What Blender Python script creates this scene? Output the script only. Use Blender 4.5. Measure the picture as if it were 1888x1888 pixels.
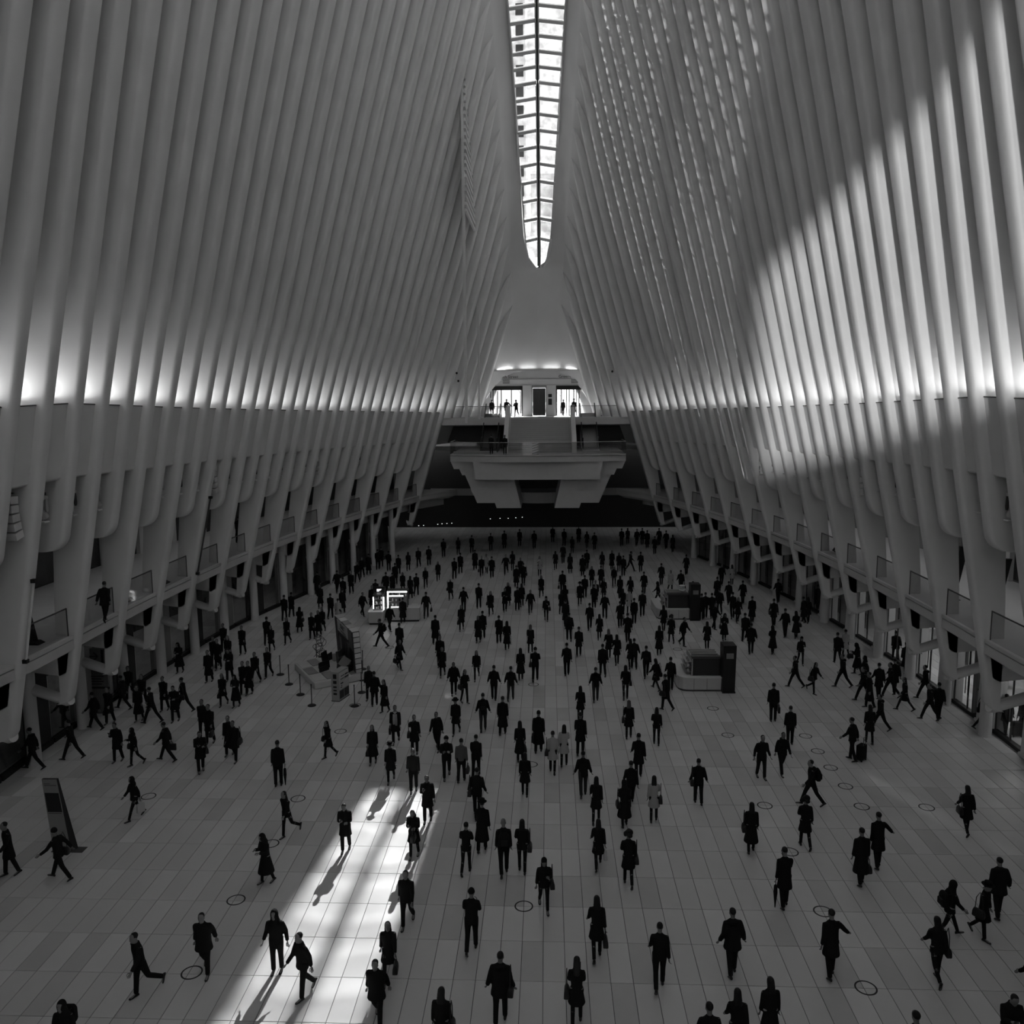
import bpy, bmesh, math, random
import numpy as np
from mathutils import Vector, Matrix
random.seed(7)
SC = bpy.context.scene
COL = SC.collection
for o in list(bpy.data.objects):
    bpy.data.objects.remove(o)

# ------------------------------------------------------------------ camera
F, CX, CH = 1560.0, 944.0, 14.0
YAW, PITCH, ROLL = math.radians(2.40), math.atan(208.6 / F), math.radians(0.43)
fw = Vector((-math.sin(YAW) * math.cos(PITCH), math.cos(YAW) * math.cos(PITCH), -math.sin(PITCH)))
r0 = Vector((math.cos(YAW), math.sin(YAW), 0)); u0 = r0.cross(fw)
cr = r0 * math.cos(ROLL) - u0 * math.sin(ROLL); cu = u0 * math.cos(ROLL) + r0 * math.sin(ROLL)
cam_data = bpy.data.cameras.new('camera')
cam_data.sensor_width = 36.0; cam_data.lens = 36.0 * F / 1888.0
cam_data.clip_start = 0.1; cam_data.clip_end = 2000
cam = bpy.data.objects.new('camera', cam_data); COL.objects.link(cam)
m = Matrix((cr, cu, -fw)).transposed().to_4x4(); m.translation = (0, 0, CH)
cam.matrix_world = m
SC.camera = cam
CPOS = Vector((0, 0, CH))

def pix_ray(x, y):
    return fw + cr * ((x - CX) / F) - cu * ((y - CX) / F)
def at_z(x, y, z=0.0):
    d = pix_ray(x, y); t = (z - CH) / d.z
    return CPOS + d * t
def at_y(x, y, Y):
    d = pix_ray(x, y); t = Y / d.y
    return CPOS + d * t
def to_pix(p):
    d = Vector(p) - CPOS; z = d.dot(fw)
    return CX + F * d.dot(cr) / z, CX - F * d.dot(cu) / z, z

# ------------------------------------------------------------------ sky, suns, exposure
SC.view_settings.view_transform = 'Standard'; SC.view_settings.look = 'None'
SC.view_settings.gamma = 1.0; SC.view_settings.use_curve_mapping = False
SC.view_settings.exposure = EXPOSURE = 0.3
w = bpy.data.worlds.new('sky'); SC.world = w; w.use_nodes = True
nt = w.node_tree; bg = nt.nodes['Background']
bg.inputs[0].default_value = (1, 1, 1, 1); bg.inputs[1].default_value = 2.2
SC.cycles.max_bounces = 6; SC.cycles.diffuse_bounces = 4; SC.cycles.glossy_bounces = 2
SC.cycles.transmission_bounces = 2; SC.cycles.transparent_max_bounces = 8
SC.cycles.caustics_reflective = False; SC.cycles.caustics_refractive = False
SC.cycles.sample_clamp_indirect = 4.0
SC.cycles.use_light_tree = True

def sun(name, to_light, strength, angle):
    l = bpy.data.lights.new(name, 'SUN'); l.energy = strength; l.angle = math.radians(angle)
    o = bpy.data.objects.new(name, l); COL.objects.link(o)
    o.rotation_euler = Vector(to_light).to_track_quat('Z', 'Y').to_euler()
    return o
sun('sun_low_over_east_end', (0.085, 1.0, 0.60), 14.0, 0.5)
sun('sun_glint_from_glass_tower', (-0.60, 1.0, 0.74), 34.0, 0.5)
sun('sun_glint_from_west', (-0.30, -1.0, 0.16), 2.4, 2.0)

# ------------------------------------------------------------------ hall geometry (measured)
XS = -0.72                                   # long axis of the roof glazing and of the far stair
def X0(z): return float(np.interp(z, [14, 45], [-1.06, -.72]))
YA = [25.8, 31.15, 36.55, 41.95, 47.35, 52.75, 58.15, 63.55, 69, 74.35, 78, 79.8, 81.6, 83.4, 85.2, 87, 90]
AA = [15.1, 15.18, 15.12, 14.92, 14.56, 13.99, 13.17, 12.1, 10.84, 9.33, 8.2, 7.58, 6.95, 6.25, 5.5, 4.7, 3.4]
def fold(Y): return 58 - Y if Y < 29 else Y
def ip(Y, xs, ys): return float(np.interp(Y, xs, ys))
def a_led(Y): return ip(fold(Y), YA, AA)
def z_led(Y): return ip(fold(Y), [25.8, 33, 40, 50.9, 61.8, 72.6, 81.6, 90], [14.07, 13.88, 13.69, 13.45, 13.22, 12.96, 12.71, 12.5])
def lean(Y): return ip(fold(Y), [29, 31, 36.6, 43.8, 50.9, 58, 65.4, 74.4, 81.6, 86], [.178, .19, .213, .231, .247, .263, .274, .294, .31, .32])
def z_sky(Y):
    Yf = fold(Y)
    if Yf > 82.7:
        return ip(Yf, [82.7, 84, 85.15, 86, 86.5], [26.7, 25.6, 23.6, 20.5, 16.7])
    t = (Yf - 29) / 57.0
    return 10.9 + 46 * math.sqrt(max(0, 1 - t * t))
def w_sky(Y): return ip(fold(Y), [29, 55, 67.2, 76.7, 81.0, 81.8, 82.3, 82.6, 82.7], [3.4, 2.8, 2.2, 1.66, 1.3, 1.12, .85, .5, 0.0])
def tip(Y):
    Yf = fold(Y)
    off = ip(Yf, [29, 55, 67.2, 70.8, 76.2, 81.6, 85.2, 86.5], [4.6, 4.0, 3.35, 3.2, 2.94, 2.56, 2.34, 2.3])
    if Yf < 67.2: return off, z_sky(Y) - 2.0
    return off, ip(Yf, [67.2, 69, 70.8, 72.6, 74.4, 76.2, 78, 79.8, 81.6, 83.4, 85.2, 86.5], [42.97, 41.28, 39.58, 37.8, 35.94, 34.03, 32.02, 30.01, 27.83, 25.56, 22.6, 16.6])
def nose(Y, z):
    a, zl, L = a_led(Y), z_led(Y), lean(Y); to, tz = tip(Y)
    s = a - L * (tz - zl); t = min(1, max(0, (z - zl) / (tz - zl)))
    return a - L * (z - zl) + (to - s) * t ** 4
def RY(k): return 25.5 + 1.8 * k
def col_off(Y): return ip(Y, [30, 40, 50, 59], [2.1, 2.0, 1.8, 1.0])
ZM = 5.2                                      # mezzanine floor level
ZU = 12.25                                    # upper landing level
ZL = 9.28                                     # half landing level

# ------------------------------------------------------------------ materials
MATS = {}
def mat(name, v, rough=0.6, spec=0.3, noise=0.0, scale=3.0, metal=0.0, emit=None, bump=0.0):
    if name in MATS: return MATS[name]
    M = bpy.data.materials.new(name); M.use_nodes = True; n = M.node_tree.nodes; L = M.node_tree.links
    b = n['Principled BSDF']
    b.inputs['Base Color'].default_value = (v, v, v, 1); b.inputs['Roughness'].default_value = rough
    b.inputs['Specular IOR Level'].default_value = spec; b.inputs['Metallic'].default_value = metal
    if noise or bump:
        tc = n.new('ShaderNodeTexCoord'); nz = n.new('ShaderNodeTexNoise'); nz.inputs['Scale'].default_value = scale; nz.inputs['Detail'].default_value = 4
        L.new(tc.outputs['Object'], nz.inputs['Vector'])
        if noise:
            mr = n.new('ShaderNodeMapRange'); mr.inputs[1].default_value = .25; mr.inputs[2].default_value = .75
            mr.inputs[3].default_value = v * (1 - noise); mr.inputs[4].default_value = min(1, v * (1 + noise))
            L.new(nz.outputs['Fac'], mr.inputs[0]); L.new(mr.outputs[0], b.inputs['Base Color'])
        if bump:
            bp = n.new('ShaderNodeBump'); bp.inputs['Strength'].default_value = bump; L.new(nz.outputs['Fac'], bp.inputs['Height']); L.new(bp.outputs[0], b.inputs['Normal'])
    if emit is not None:
        b.inputs['Emission Color'].default_value = (1, 1, 1, 1); b.inputs['Emission Strength'].default_value = emit
    MATS[name] = M; return M
white = mat('white_painted_steel', .62, .5, .3, noise=.06, scale=.7)
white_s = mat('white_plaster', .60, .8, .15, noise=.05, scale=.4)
stone = mat('pale_marble_tile', .50, .36, .35, noise=.10, scale=.55)
stone_b = mat('pale_marble_tile_grey', .43, .38, .35, noise=.12, scale=.6)
stone_c = mat('pale_marble_tile_light', .55, .36, .35, noise=.10, scale=.5)
grout = mat('dark_grout', .10, .9, .1)
black = mat('black_matte', .012, .5, .3)
black_g = mat('black_gloss', .01, .2, .5)
dark = mat('dark_grey_metal', .05, .4, .4)
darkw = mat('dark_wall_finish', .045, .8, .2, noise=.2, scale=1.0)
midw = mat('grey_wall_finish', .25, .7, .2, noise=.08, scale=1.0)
lightgrey = mat('light_grey_laminate', .48, .4, .3, noise=.04, scale=2)
steel = mat('brushed_steel', .45, .35, .5, metal=.6)
def glass_mat(name, t, refl=0.06, rough=0.05, noise=0.0, scale=1.0):
    M = bpy.data.materials.new(name); M.use_nodes = True; n = M.node_tree.nodes; L = M.node_tree.links; n.clear()
    out = n.new('ShaderNodeOutputMaterial'); mx = n.new('ShaderNodeMixShader'); tr = n.new('ShaderNodeBsdfTransparent'); gl = n.new('ShaderNodeBsdfGlossy')
    tr.inputs[0].default_value = (t, t, t, 1); gl.inputs['Roughness'].default_value = rough; mx.inputs[0].default_value = refl
    if noise:
        tc = n.new('ShaderNodeTexCoord'); nz = n.new('ShaderNodeTexNoise'); nz.inputs['Scale'].default_value = scale; nz.inputs['Detail'].default_value = 6
        mr = n.new('ShaderNodeMapRange'); mr.inputs[1].default_value = .3; mr.inputs[2].default_value = .7; mr.inputs[3].default_value = t * (1 - noise); mr.inputs[4].default_value = min(1, t * (1 + noise * .3))
        L.new(tc.outputs['Object'], nz.inputs['Vector']); L.new(nz.outputs['Fac'], mr.inputs[0]); L.new(mr.outputs[0], tr.inputs[0])
    L.new(tr.outputs[0], mx.inputs[1]); L.new(gl.outputs[0], mx.inputs[2]); L.new(mx.outputs[0], out.inputs[0])
    return M
glass = glass_mat('clear_glass', .86, .05)
glass_roof = glass_mat('weathered_roof_glass', .74, .03, noise=.3, scale=1.3)
glass_shop = glass_mat('shop_window_glass', .8, .08)

# ------------------------------------------------------------------ mesh helpers
class MB:
    def __init__(s): s.v = []; s.f = []; s.mi = []
    def add(s, vs, fs, mi=0):
        o = len(s.v); s.v += [tuple(p) for p in vs]; s.f += [tuple(o + i for i in f) for f in fs]; s.mi += [mi] * len(fs); return s
    def box(s, c, d, rz=0, mi=0, tilt=None):
        x, y, z = d[0] / 2, d[1] / 2, d[2] / 2
        R = Matrix.Rotation(rz, 3, 'Z')
        if tilt is not None: R = R @ tilt
        P = [R @ Vector((sx * x, sy * y, sz * z)) + Vector(c) for sx in (-1, 1) for sy in (-1, 1) for sz in (-1, 1)]
        return s.add(P, [(0, 1, 3, 2), (4, 6, 7, 5), (0, 4, 5, 1), (2, 3, 7, 6), (0, 2, 6, 4), (1, 5, 7, 3)], mi)
    def b2(s, lo, hi, mi=0):
        return s.box([(a + b) / 2 for a, b in zip(lo, hi)], [abs(b - a) for a, b in zip(lo, hi)], mi=mi)
    def loft(s, rings, cap=True, closed=True, mi=0):
        n = len(rings[0]); o = len(s.v); fs = []
        for r in rings: s.v += [tuple(p) for p in r]
        for i in range(len(rings) - 1):
            for j in range(n if closed else n - 1):
                a, b = o + i * n + j, o + i * n + (j + 1) % n
                fs.append((a, b, b + n, a + n))
        if cap: fs.append(tuple(o + j for j in range(n))[::-1]); fs.append(tuple(o + (len(rings) - 1) * n + j for j in range(n)))
        s.f += fs; s.mi += [mi] * len(fs); return s
    def tube(s, pts, rad, n=8, cap=True, mi=0, flat=1.0):
        pts = [Vector(p) for p in pts]
        if not hasattr(rad, '__len__'): rad = [rad] * len(pts)
        rings = []; up = None
        for i, p in enumerate(pts):
            t = (pts[min(i + 1, len(pts) - 1)] - pts[max(i - 1, 0)]).normalized()
            if up is None:
                up = Vector((0, 0, 1)) if abs(t.z) < .9 else Vector((0, 1, 0))
            a = t.cross(up).normalized(); up = a.cross(t).normalized()
            rings.append([p + (a * math.cos(q) + up * math.sin(q) * flat) * rad[i] for q in [2 * math.pi * j / n for j in range(n)]])
        return s.loft(rings, cap, True, mi)
    def lathe(s, prof, c=(0, 0, 0), n=16, mi=0):
        c = Vector(c)
        return s.loft([[c + Vector((r * math.cos(2 * math.pi * j / n), r * math.sin(2 * math.pi * j / n), z)) for j in range(n)] for r, z in prof], True, True, mi)
    def prism(s, poly, lo, hi, axis='z', mi=0):
        def P(p, h):
            return (p[0], p[1], h) if axis == 'z' else ((p[0], h, p[1]) if axis == 'y' else (h, p[0], p[1]))
        return s.loft([[P(p, lo) for p in poly], [P(p, hi) for p in poly]], True, True, mi)
    def build(s, name, mats, parent=None, smooth=False, bevel=0, loc=None):
        me = bpy.data.meshes.new(name); me.from_pydata(s.v, [], s.f)
        ms = mats if isinstance(mats, (list, tuple)) else [mats]
        for M in ms: me.materials.append(M)
        me.polygons.foreach_set('material_index', s.mi)
        bm = bmesh.new(); bm.from_mesh(me); bmesh.ops.recalc_face_normals(bm, faces=bm.faces)
        if bevel: bmesh.ops.bevel(bm, geom=list(bm.edges), offset=bevel, segments=2, affect='EDGES', profile=.5)
        bm.to_mesh(me); bm.free()
        if smooth: me.shade_smooth() if smooth is True else me.polygons.foreach_set('use_smooth', [True] * len(me.polygons))
        if smooth == 'auto': me.set_sharp_from_angle(angle=math.radians(35))
        return link(name, me, parent, loc)
def link(name, me, parent=None, loc=None):
    o = bpy.data.objects.new(name, me); COL.objects.link(o)
    if parent: o.parent = parent
    if loc is not None: o.location = loc
    return o
def thing(name, label, cat, loc=(0, 0, 0), rz=0.0, group=None):
    o = bpy.data.objects.new(name, None); COL.objects.link(o); o.location = loc; o.rotation_euler.z = rz
    o.empty_display_size = .2
    return tag(o, label, cat, group)
def tag(o, label, cat, group=None):
    o['label'] = label; o['category'] = cat
    if group: o['group'] = group
    return o
def struct(o): o['kind'] = 'structure'; return o
def dup(root, loc=None, rz=None, label=None):
    r = root.copy(); COL.objects.link(r)
    if loc is not None: r.location = loc
    if rz is not None: r.rotation_euler.z = rz
    if label: r['label'] = label
    for ch in root.children:
        c = ch.copy(); COL.objects.link(c); c.parent = r
        for g in ch.children:
            d = g.copy(); COL.objects.link(d); d.parent = c
    return r
def text(body, size, loc, rot, material, parent=None, name='lettering', align='CENTER', extrude=.004):
    cu_ = bpy.data.curves.new(name, 'FONT'); cu_.body = body; cu_.size = size; cu_.extrude = extrude; cu_.align_x = align; cu_.align_y = 'CENTER'
    cu_.resolution_u = 2; cu_.materials.append(material)
    o = bpy.data.objects.new(name, cu_); COL.objects.link(o); o.location = loc; o.rotation_euler = rot
    dg = bpy.context.evaluated_depsgraph_get(); me = bpy.data.meshes.new_from_object(o.evaluated_get(dg))
    q = bpy.data.objects.new(name, me); COL.objects.link(q); q.matrix_basis = o.matrix_basis.copy(); bpy.data.objects.remove(o); bpy.data.curves.remove(cu_)
    if not me.materials: me.materials.append(material)
    q.location = loc; q.rotation_euler = rot
    if parent: q.parent = parent
    return q
def area(name, loc, size, energy, to, sy=None, spread=None, parent=None):
    l = bpy.data.lights.new(name, 'AREA'); l.energy = energy; l.size = size
    if sy: l.shape = 'RECTANGLE'; l.size_y = sy
    if spread: l.spread = math.radians(spread)
    o = bpy.data.objects.new(name, l); COL.objects.link(o); o.location = loc
    o.rotation_euler = (-Vector(to)).to_track_quat('Z', 'Y').to_euler()
    return o

# ================================================================== FLOOR
flo = MB(); flo.b2((-32, -32, -.4), (32, 104, -.012))
floor = struct(flo.build('floor', grout))
TW, TL, TX, TY = .5467, 1.5267, -.67, 21.88
def tile_mb(mb, i, j, mi=0):
    x, y = TX + i * TW, TY + j * TL; g = .007
    lo = (x + g, y + g); hi = (x + TW - g, y + TL - g); b = .004
    mb.add([(lo[0], lo[1], -.012), (hi[0], lo[1], -.012), (hi[0], hi[1], -.012), (lo[0], hi[1], -.012),
            (lo[0], lo[1], -b), (hi[0], lo[1], -b), (hi[0], hi[1], -b), (lo[0], hi[1], -b),
            (lo[0] + b, lo[1] + b, 0), (hi[0] - b, lo[1] + b, 0), (hi[0] - b, hi[1] - b, 0), (lo[0] + b, hi[1] - b, 0)],
           [(0, 1, 5, 4), (1, 2, 6, 5), (2, 3, 7, 6), (3, 0, 4, 7), (4, 5, 9, 8), (5, 6, 10, 9), (6, 7, 11, 10), (7, 4, 8, 11), (8, 9, 10, 11)], mi)
near, rest = [], []
for j in range(-6, 53):
    for i in range(-46, 47):
        x, y = TX + (i + .5) * TW, TY + (j + .5) * TL
        px, py, pz = to_pix((x, y, 0))
        (near if (-10 < px < 1898 and py < 1900) else rest).append((-pz, i, j))
near.sort(reverse=True)
rest += near[300:]; near = near[:300]
tile_mats = [stone, stone_b, stone_c]
protos = []
for M in tile_mats:
    mb = MB(); tile_mb(mb, 0, 0)
    me = bpy.data.meshes.new('tile'); me.from_pydata([(a - TX, b - TY, c) for a, b, c in mb.v], [], mb.f); me.materials.append(M); protos.append(me)
def tpick(i, j): return random.Random(i * 131 + j * 17).choice([0, 0, 0, 0, 0, 1, 2, 2])
for _, i, j in near:
    link('tile', protos[tpick(i, j)], floor, (TX + i * TW, TY + j * TL, 0))
mb = MB()
for _, i, j in rest: tile_mb(mb, i, j, tpick(i, j))
me = bpy.data.meshes.new('tile_field'); me.from_pydata(mb.v, [], mb.f)
for M in tile_mats: me.materials.append(M)
me.polygons.foreach_set('material_index', mb.mi)
o = link('tile_field', me, floor); o['kind'] = 'stuff'
# round floor covers set into the joints
RING = [(7.58, 18.84, 'round floor cover at the front beside the man holding one arm out'),
        (7.54, 21.88, 'round floor cover just ahead of the man carrying a folded umbrella'),
        (7.51, 24.96, 'round floor cover partly hidden behind the head of the umbrella man'),
        (7.50, 27.98, 'round floor cover on bare tiles behind the woman in a knee coat'),
        (7.53, 34.16, 'round floor cover alone on open tiles behind the man in a suit jacket'),
        (7.50, 37.23, 'round floor cover farthest back of the column in front of the curved counter'),
        (10.73, 34.14, 'first round floor cover of the run of five, behind the man with hands in pockets'),
        (10.75, 32.6, 'second round floor cover of the run of five toward the suitcase couple'),
        (10.76, 31.09, 'middle round floor cover of the run of five beside the suitcase couple'),
        (10.78, 29.53, 'fourth round floor cover of the run of five, near the slanting light streak'),
        (10.80, 27.99, 'fifth round floor cover of the run of five, nearest the camera'),
        (12.99, 27.99, 'round floor cover at the edge of the slanting streak of light'),
        (-0.67, 21.88, 'round floor cover beside the woman with one hand at her shoulder'),
        (-8.82, 21.94, 'round floor cover on bare tiles between the parka woman and the bright sun patch'),
        (-8.80, 18.88, 'round floor cover at the feet of the striding man with open jacket'),
        (-14.27, 28.1, 'round floor cover beside the woman carrying a pale shopping bag'),
        (-8.85, 28.06, 'round floor cover behind the running slim woman'),
        (-8.82, 25.0, 'round floor cover half hidden by the long padded coat'),
        (-0.69, 40.33, 'round floor cover in the middle of the hall at the feet of a man'),
        (-8.82, 34.19, 'round floor cover beside the woman with a backpack'),
        (-8.90, 37.3, 'round floor cover touching the base of a post'),
        (-9.00, 46.5, 'small round floor cover behind the giant open book'),
        (7.30, 46.4, 'round floor cover between the two curved counters'),
        (-0.64, 31.1, 'round floor cover half hidden by a walking pair')]
rm = MB()
rm.loft([[(r * math.cos(2 * math.pi * j / 28), r * math.sin(2 * math.pi * j / 28), z) for j in range(28)] for r, z in ((.262, -.002), (.262, .004), (.222, .004), (.222, .001))], cap=False)
ring_me = None
for x, y, lab in RING:
    if ring_me is None:
        o = rm.build('floor_cover_ring', black); ring_me = o.data; o.location = (x, y, 0)
    else: o = link('floor_cover_ring', ring_me, None, (x, y, 0))
    tag(o, lab, 'floor cover', 'round covers set into the marble floor')

# ================================================================== SIDE WALLS: shell, ribs, panels
KMIN, KMAX = -6, 34
def section_pts(T, R, D, d0):
    pts = [(T / 2 * q, d0 + R * (1 - math.sqrt(max(0, 1 - abs(q) ** 4)))) for q in (-1, -.96, -.85, -.65, -.35, 0, .35, .65, .85, .96, 1)]
    return [(-T / 2, D)] + pts + [(T / 2, D)]
def shell_pts(Y):
    """cross-section from the trough behind the ledge up to the roof glazing: list of (offset, z)"""
    zl = z_led(Y); to, tz = tip(Y); out = []
    n = 22
    for i in range(n + 1):
        z = zl + (tz - zl) * (i / n); d = 1.3 * min(1, max(0, (tz - z) / 7.0)) ** .7
        out.append((nose(Y, z) + d + .02, z))
    we, ze = w_sky(Y) + (X0(50) - XS) * 0, z_sky(Y) - .25 * min(1, w_sky(Y))
    dn = (nose(Y, tz - .6) - to) / .6
    for i in range(1, 9):                      # fillet to the edge of the glazing
        t = i / 8
        c1 = (max(we, to - dn * (ze - tz) * .55), tz + (ze - tz) * .62)
        b = [(to + .02, tz), c1, (we, ze)]
        out.append(tuple((1 - t) ** 2 * b[0][q] + 2 * t * (1 - t) * b[1][q] + t * t * b[2][q] for q in (0, 1)))
    return out
SHY = [-6.0 + .9 * i for i in range(99)] + [82.4, 82.7, 83.2, 83.8, 84.4, 85.0, 85.5, 86.0, 86.3, 86.5]
SHY = sorted(y for y in SHY if y < 86.6)
def build_side(sd, nm):
    sx = lambda off, z: X0(z) + sd * off
    # shell
    rings = [[(sx(o_, z), Y, z) for o_, z in shell_pts(Y)] for Y in SHY]
    mb = MB(); mb.loft(rings, cap=False, closed=False)
    # outer closing skin behind the niches (trough floor down to mezzanine ceiling)
    prof = lambda Y: [(nose(Y, z_led(Y)) + 1.32, z_led(Y)), (nose(Y, 9.7) + 1.5, 9.7), (nose(Y, 9.7) + 8.0, 9.7)]
    mb.loft([[(sx(o_, z), Y, z) for o_, z in prof(Y)] for Y in SHY], cap=False, closed=False)
    wall = struct(mb.build('wall_' + nm, white_s, smooth=True))
    # ribs
    for k in range(KMIN, KMAX + 1):
        Y = RY(k); zl = z_led(Y); to, tz = tip(Y); R = .17
        long_ = k % 2 == 1
        zs = []
        mb = MB()
        if k >= 30: zb, rr = ZU, .0
        elif long_: zb, rr = 2.42, .34
        else: zb, rr = zl - 5.25 , .55
        zz = sorted(set([zb] + [zb + rr * f for f in (.04, .15, .3, .5, .75, 1.0)] + list(np.linspace(max(zb + rr, zb + .01), zl, 10)) + list(np.linspace(zl, tz, 26))))
        rings = []
        for z in zz:
            d0 = 0
            if rr and z < zb + rr: d0 = rr - math.sqrt(max(0, rr * rr - (zb + rr - z) ** 2))
            if long_ and k < 30:
                D = ip(z, [2.4, 3.5, 3.9, 4.5, 5.2, 6.2, 8.6, 9.6, 12], [.42, .44, .62, .72, .86, 1.02, 1.32, 1.5, 1.5])
            else: D = 1.5
            if z > zl: D = 1.3 * min(1, max(0, (tz - z) / 7.0)) ** .7 + .06
            Rz = min(R, max(.02, D * .5))
            T = .54 if z < zl else ip(z, [zl, zl + 14], [.54, .90])
            Tz = T * (1 if z < tz - 4 else max(.12, (tz - z) / 4))
            rings.append([(sx(nose(Y + yy * .6, z) + dd, z), Y + yy, z) for yy, dd in section_pts(Tz, Rz, max(D, d0 + Rz + .01), d0)])
        mb.loft(rings)
        if long_ and k < 30:                    # return strut of the hook
            T = .54; n0 = nose(Y, 2.5); e_ = nose(Y, ZM) + (col_off(Y) if sd < 0 else 2.2); st = []
            for (o_, z, h) in ((n0 + .10, 2.52, .17), (n0 + .3, 2.52, .22), (n0 + .6, 2.62, .22), (e_, 2.62 + .33 * (e_ - n0 - .6), .24)):
                st.append([(sx(o_ + h * .35 * math.sin(q), z), Y + T * .46 * math.cos(q) * (1.12 - .12 * abs(math.cos(q))), z + h * math.sin(q)) for q in [2 * math.pi * j / 12 for j in range(12)]])
            mb.loft(st)
            mb.loft([[(sx(nose(Y, 4.2) + o_, z), Y + yy, z) for o_, z in ((.35, 3.72), (.6, 3.58), (1.0, 3.62), (e_ - nose(Y, 4.2) + .1, 3.75), (e_ - nose(Y, 4.2) + .1, 4.66), (.2, 4.66))] for yy in (-T / 2, T / 2)])
        mb.build('rib', white, wall, smooth='auto')
        # infill panel between this rib and the next, with its thin lip
        if k < 29:
            mb = MB(); rings = []
            for Yq in (Y + .275, RY(k + 1) - .275):
                zt = z_led(Yq); b = zt - 2.66
                rings.append([(sx(nose(Yq, zt) + .33, zt + .0), Yq, zt + .0), (sx(nose(Yq, b + .1) + .33, b + .06), Yq, b + .06), (sx(nose(Yq, b) + .39, b), Yq, b), (sx(nose(Yq, b) + .49, b + .02), Yq, b + .02), (sx(nose(Yq, zt) + .49, zt - .08), Yq, zt - .08), (sx(nose(Yq, zt) + 1.33, zt - .08), Yq, zt - .08), (sx(nose(Yq, zt) + 1.33, zt - .03), Yq, zt - .03), (sx(nose(Yq, zt) + .43, zt - .03), Yq, zt - .03), (sx(nose(Yq, zt) + .43, zt + .0), Yq, zt + .0)])
            mb.loft(rings); mb.build('panel', white, wall)
            mb = MB(); rings = []
            for Yq in (Y + .275, RY(k + 1) - .275):
                zt = z_led(Yq)
                rings.append([(sx(nose(Yq, zt) + .315, zt - .045), Yq, zt - .045), (sx(nose(Yq, zt) + .315, zt - .015), Yq, zt - .015), (sx(nose(Yq, zt) + .335, zt - .015), Yq, zt - .015), (sx(nose(Yq, zt) + .335, zt - .045), Yq, zt - .045)])
            mb.loft(rings); mb.build('slot', black, wall)
        # uplight in the trough
        if -4 <= k < 33:
            Yq = Y + .9; zt = z_led(Yq)
            e = UPL * (0.55 if k >= 29 else 1.0)
            area('uplight', (sx(nose(Yq, zt) + .97, zt + .02), Yq, zt + .02), .55, e, (sd * -.10, .0, 1), sy=.8, spread=150)
        # column under the hook
        if long_ and k < 29:
            mb = MB(); n1 = nose(Y, ZM)
            rings = []
            cc = col_off(Y) if sd < 0 else 2.2
            for z, c_, hw in ((0, cc + .1, .24), (2.8, cc + .12, .22), (4.62, cc + .12, .26)):
                rings.append([(sx(n1 + c_ + hw * math.cos(q) * 1.0, z), Y - .1 + .3 * math.sin(q), z) for q in [2 * math.pi * j / 14 for j in range(14)]])
            mb.loft(rings); mb.build('column', white, wall, smooth='auto')
    return wall
UPL = 22.0
wall_left = build_side(-1, 'left')
wall_right = build_side(1, 'right')

# ================================================================== SKYLIGHT
ceil = MB()
sk = MB(); dk = MB()
PY = [82.7 - .3 - .9 * i for i in range(0, 98)]
def ridge(Y, x):                                # point on the folded glazing
    wv = max(.02, w_sky(Y)); return Vector((XS + x, Y, z_sky(Y) - .25 * min(1, wv) * abs(x) / wv))
fr = MB()
def bar(mb, P, up, wid, hgt):
    """a beam along the points P"""
    rings = []
    for i, p in enumerate(P):
        t = (P[min(i + 1, len(P) - 1)] - P[max(i - 1, 0)]).normalized(); s_ = t.cross(up).normalized(); u_ = s_.cross(t)
        rings.append([p + s_ * (wid / 2) * a + u_ * hgt * b for a, b in ((-1, 0), (1, 0), (1, -1), (-1, -1))])
    mb.loft(rings)
YS = [82.65 - .45 * i for i in range(0, 197)]
window_1 = MB()
bar(window_1, [ridge(Y, 0) + Vector((0, 0, .02)) for Y in YS], Vector((0, -.7, .7)), .34, .12)
window_1 = struct(window_1.build('window_1', white))
b_ = MB(); bar(b_, [ridge(Y, 0) + Vector((0, .03, -.12)) for Y in YS], Vector((0, -.7, .7)), .12, .06); b_.build('ridge_joint', black, window_1)
for sd in (-1, 1):
    b_ = MB(); bar(b_, [ridge(Y, sd * (w_sky(Y) + .04)) for Y in YS], Vector((0, -.6, .8)), .14, .22); b_.build('frame', white, window_1)
panes = []
for i in range(len(PY) - 1):
    Ya, Yb = PY[i], PY[i + 1]
    vis = Yb > 63
    for sd in (-1, 1):
        def q(Y, x): return ridge(Y, sd * x)
        bw = .13
        A0, A1, B0, B1 = q(Ya - bw, .17), q(Ya - bw, w_sky(Ya - bw)), q(Yb + bw, .17), q(Yb + bw, w_sky(Yb + bw))
        nrm = (A1 - A0).cross(B0 - A0).normalized(); nrm = nrm if nrm.z > 0 else -nrm
        P = [A0, A1, B1, B0]; P2 = [p + nrm * .03 for p in P]
        if vis:
            mb = MB(); mb.add(P + P2, [(0, 1, 2, 3), (4, 7, 6, 5), (0, 4, 5, 1), (1, 5, 6, 2), (2, 6, 7, 3), (3, 7, 4, 0)]); mb.build('pane', glass_roof, window_1)
        else: panes.append(P + P2)
        # glazing bar between panes, proud of the glass
        C0, C1 = q(Yb, .1), q(Yb, w_sky(Yb) + .02)
        if vis: mb = MB()
        else: mb = fr
        bar(mb, [C0 + nrm * .03, C1 + nrm * .03], nrm, .26, .2)
        if vis: mb.build('glazing_bar', white, window_1)
o = fr.build('glazing_bar_run', white, window_1); o['kind'] = 'stuff'
mb = MB()
for P in panes: mb.add(P, [(0, 1, 2, 3), (4, 7, 6, 5), (0, 4, 5, 1), (1, 5, 6, 2), (2, 6, 7, 3), (3, 7, 4, 0)])
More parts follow.
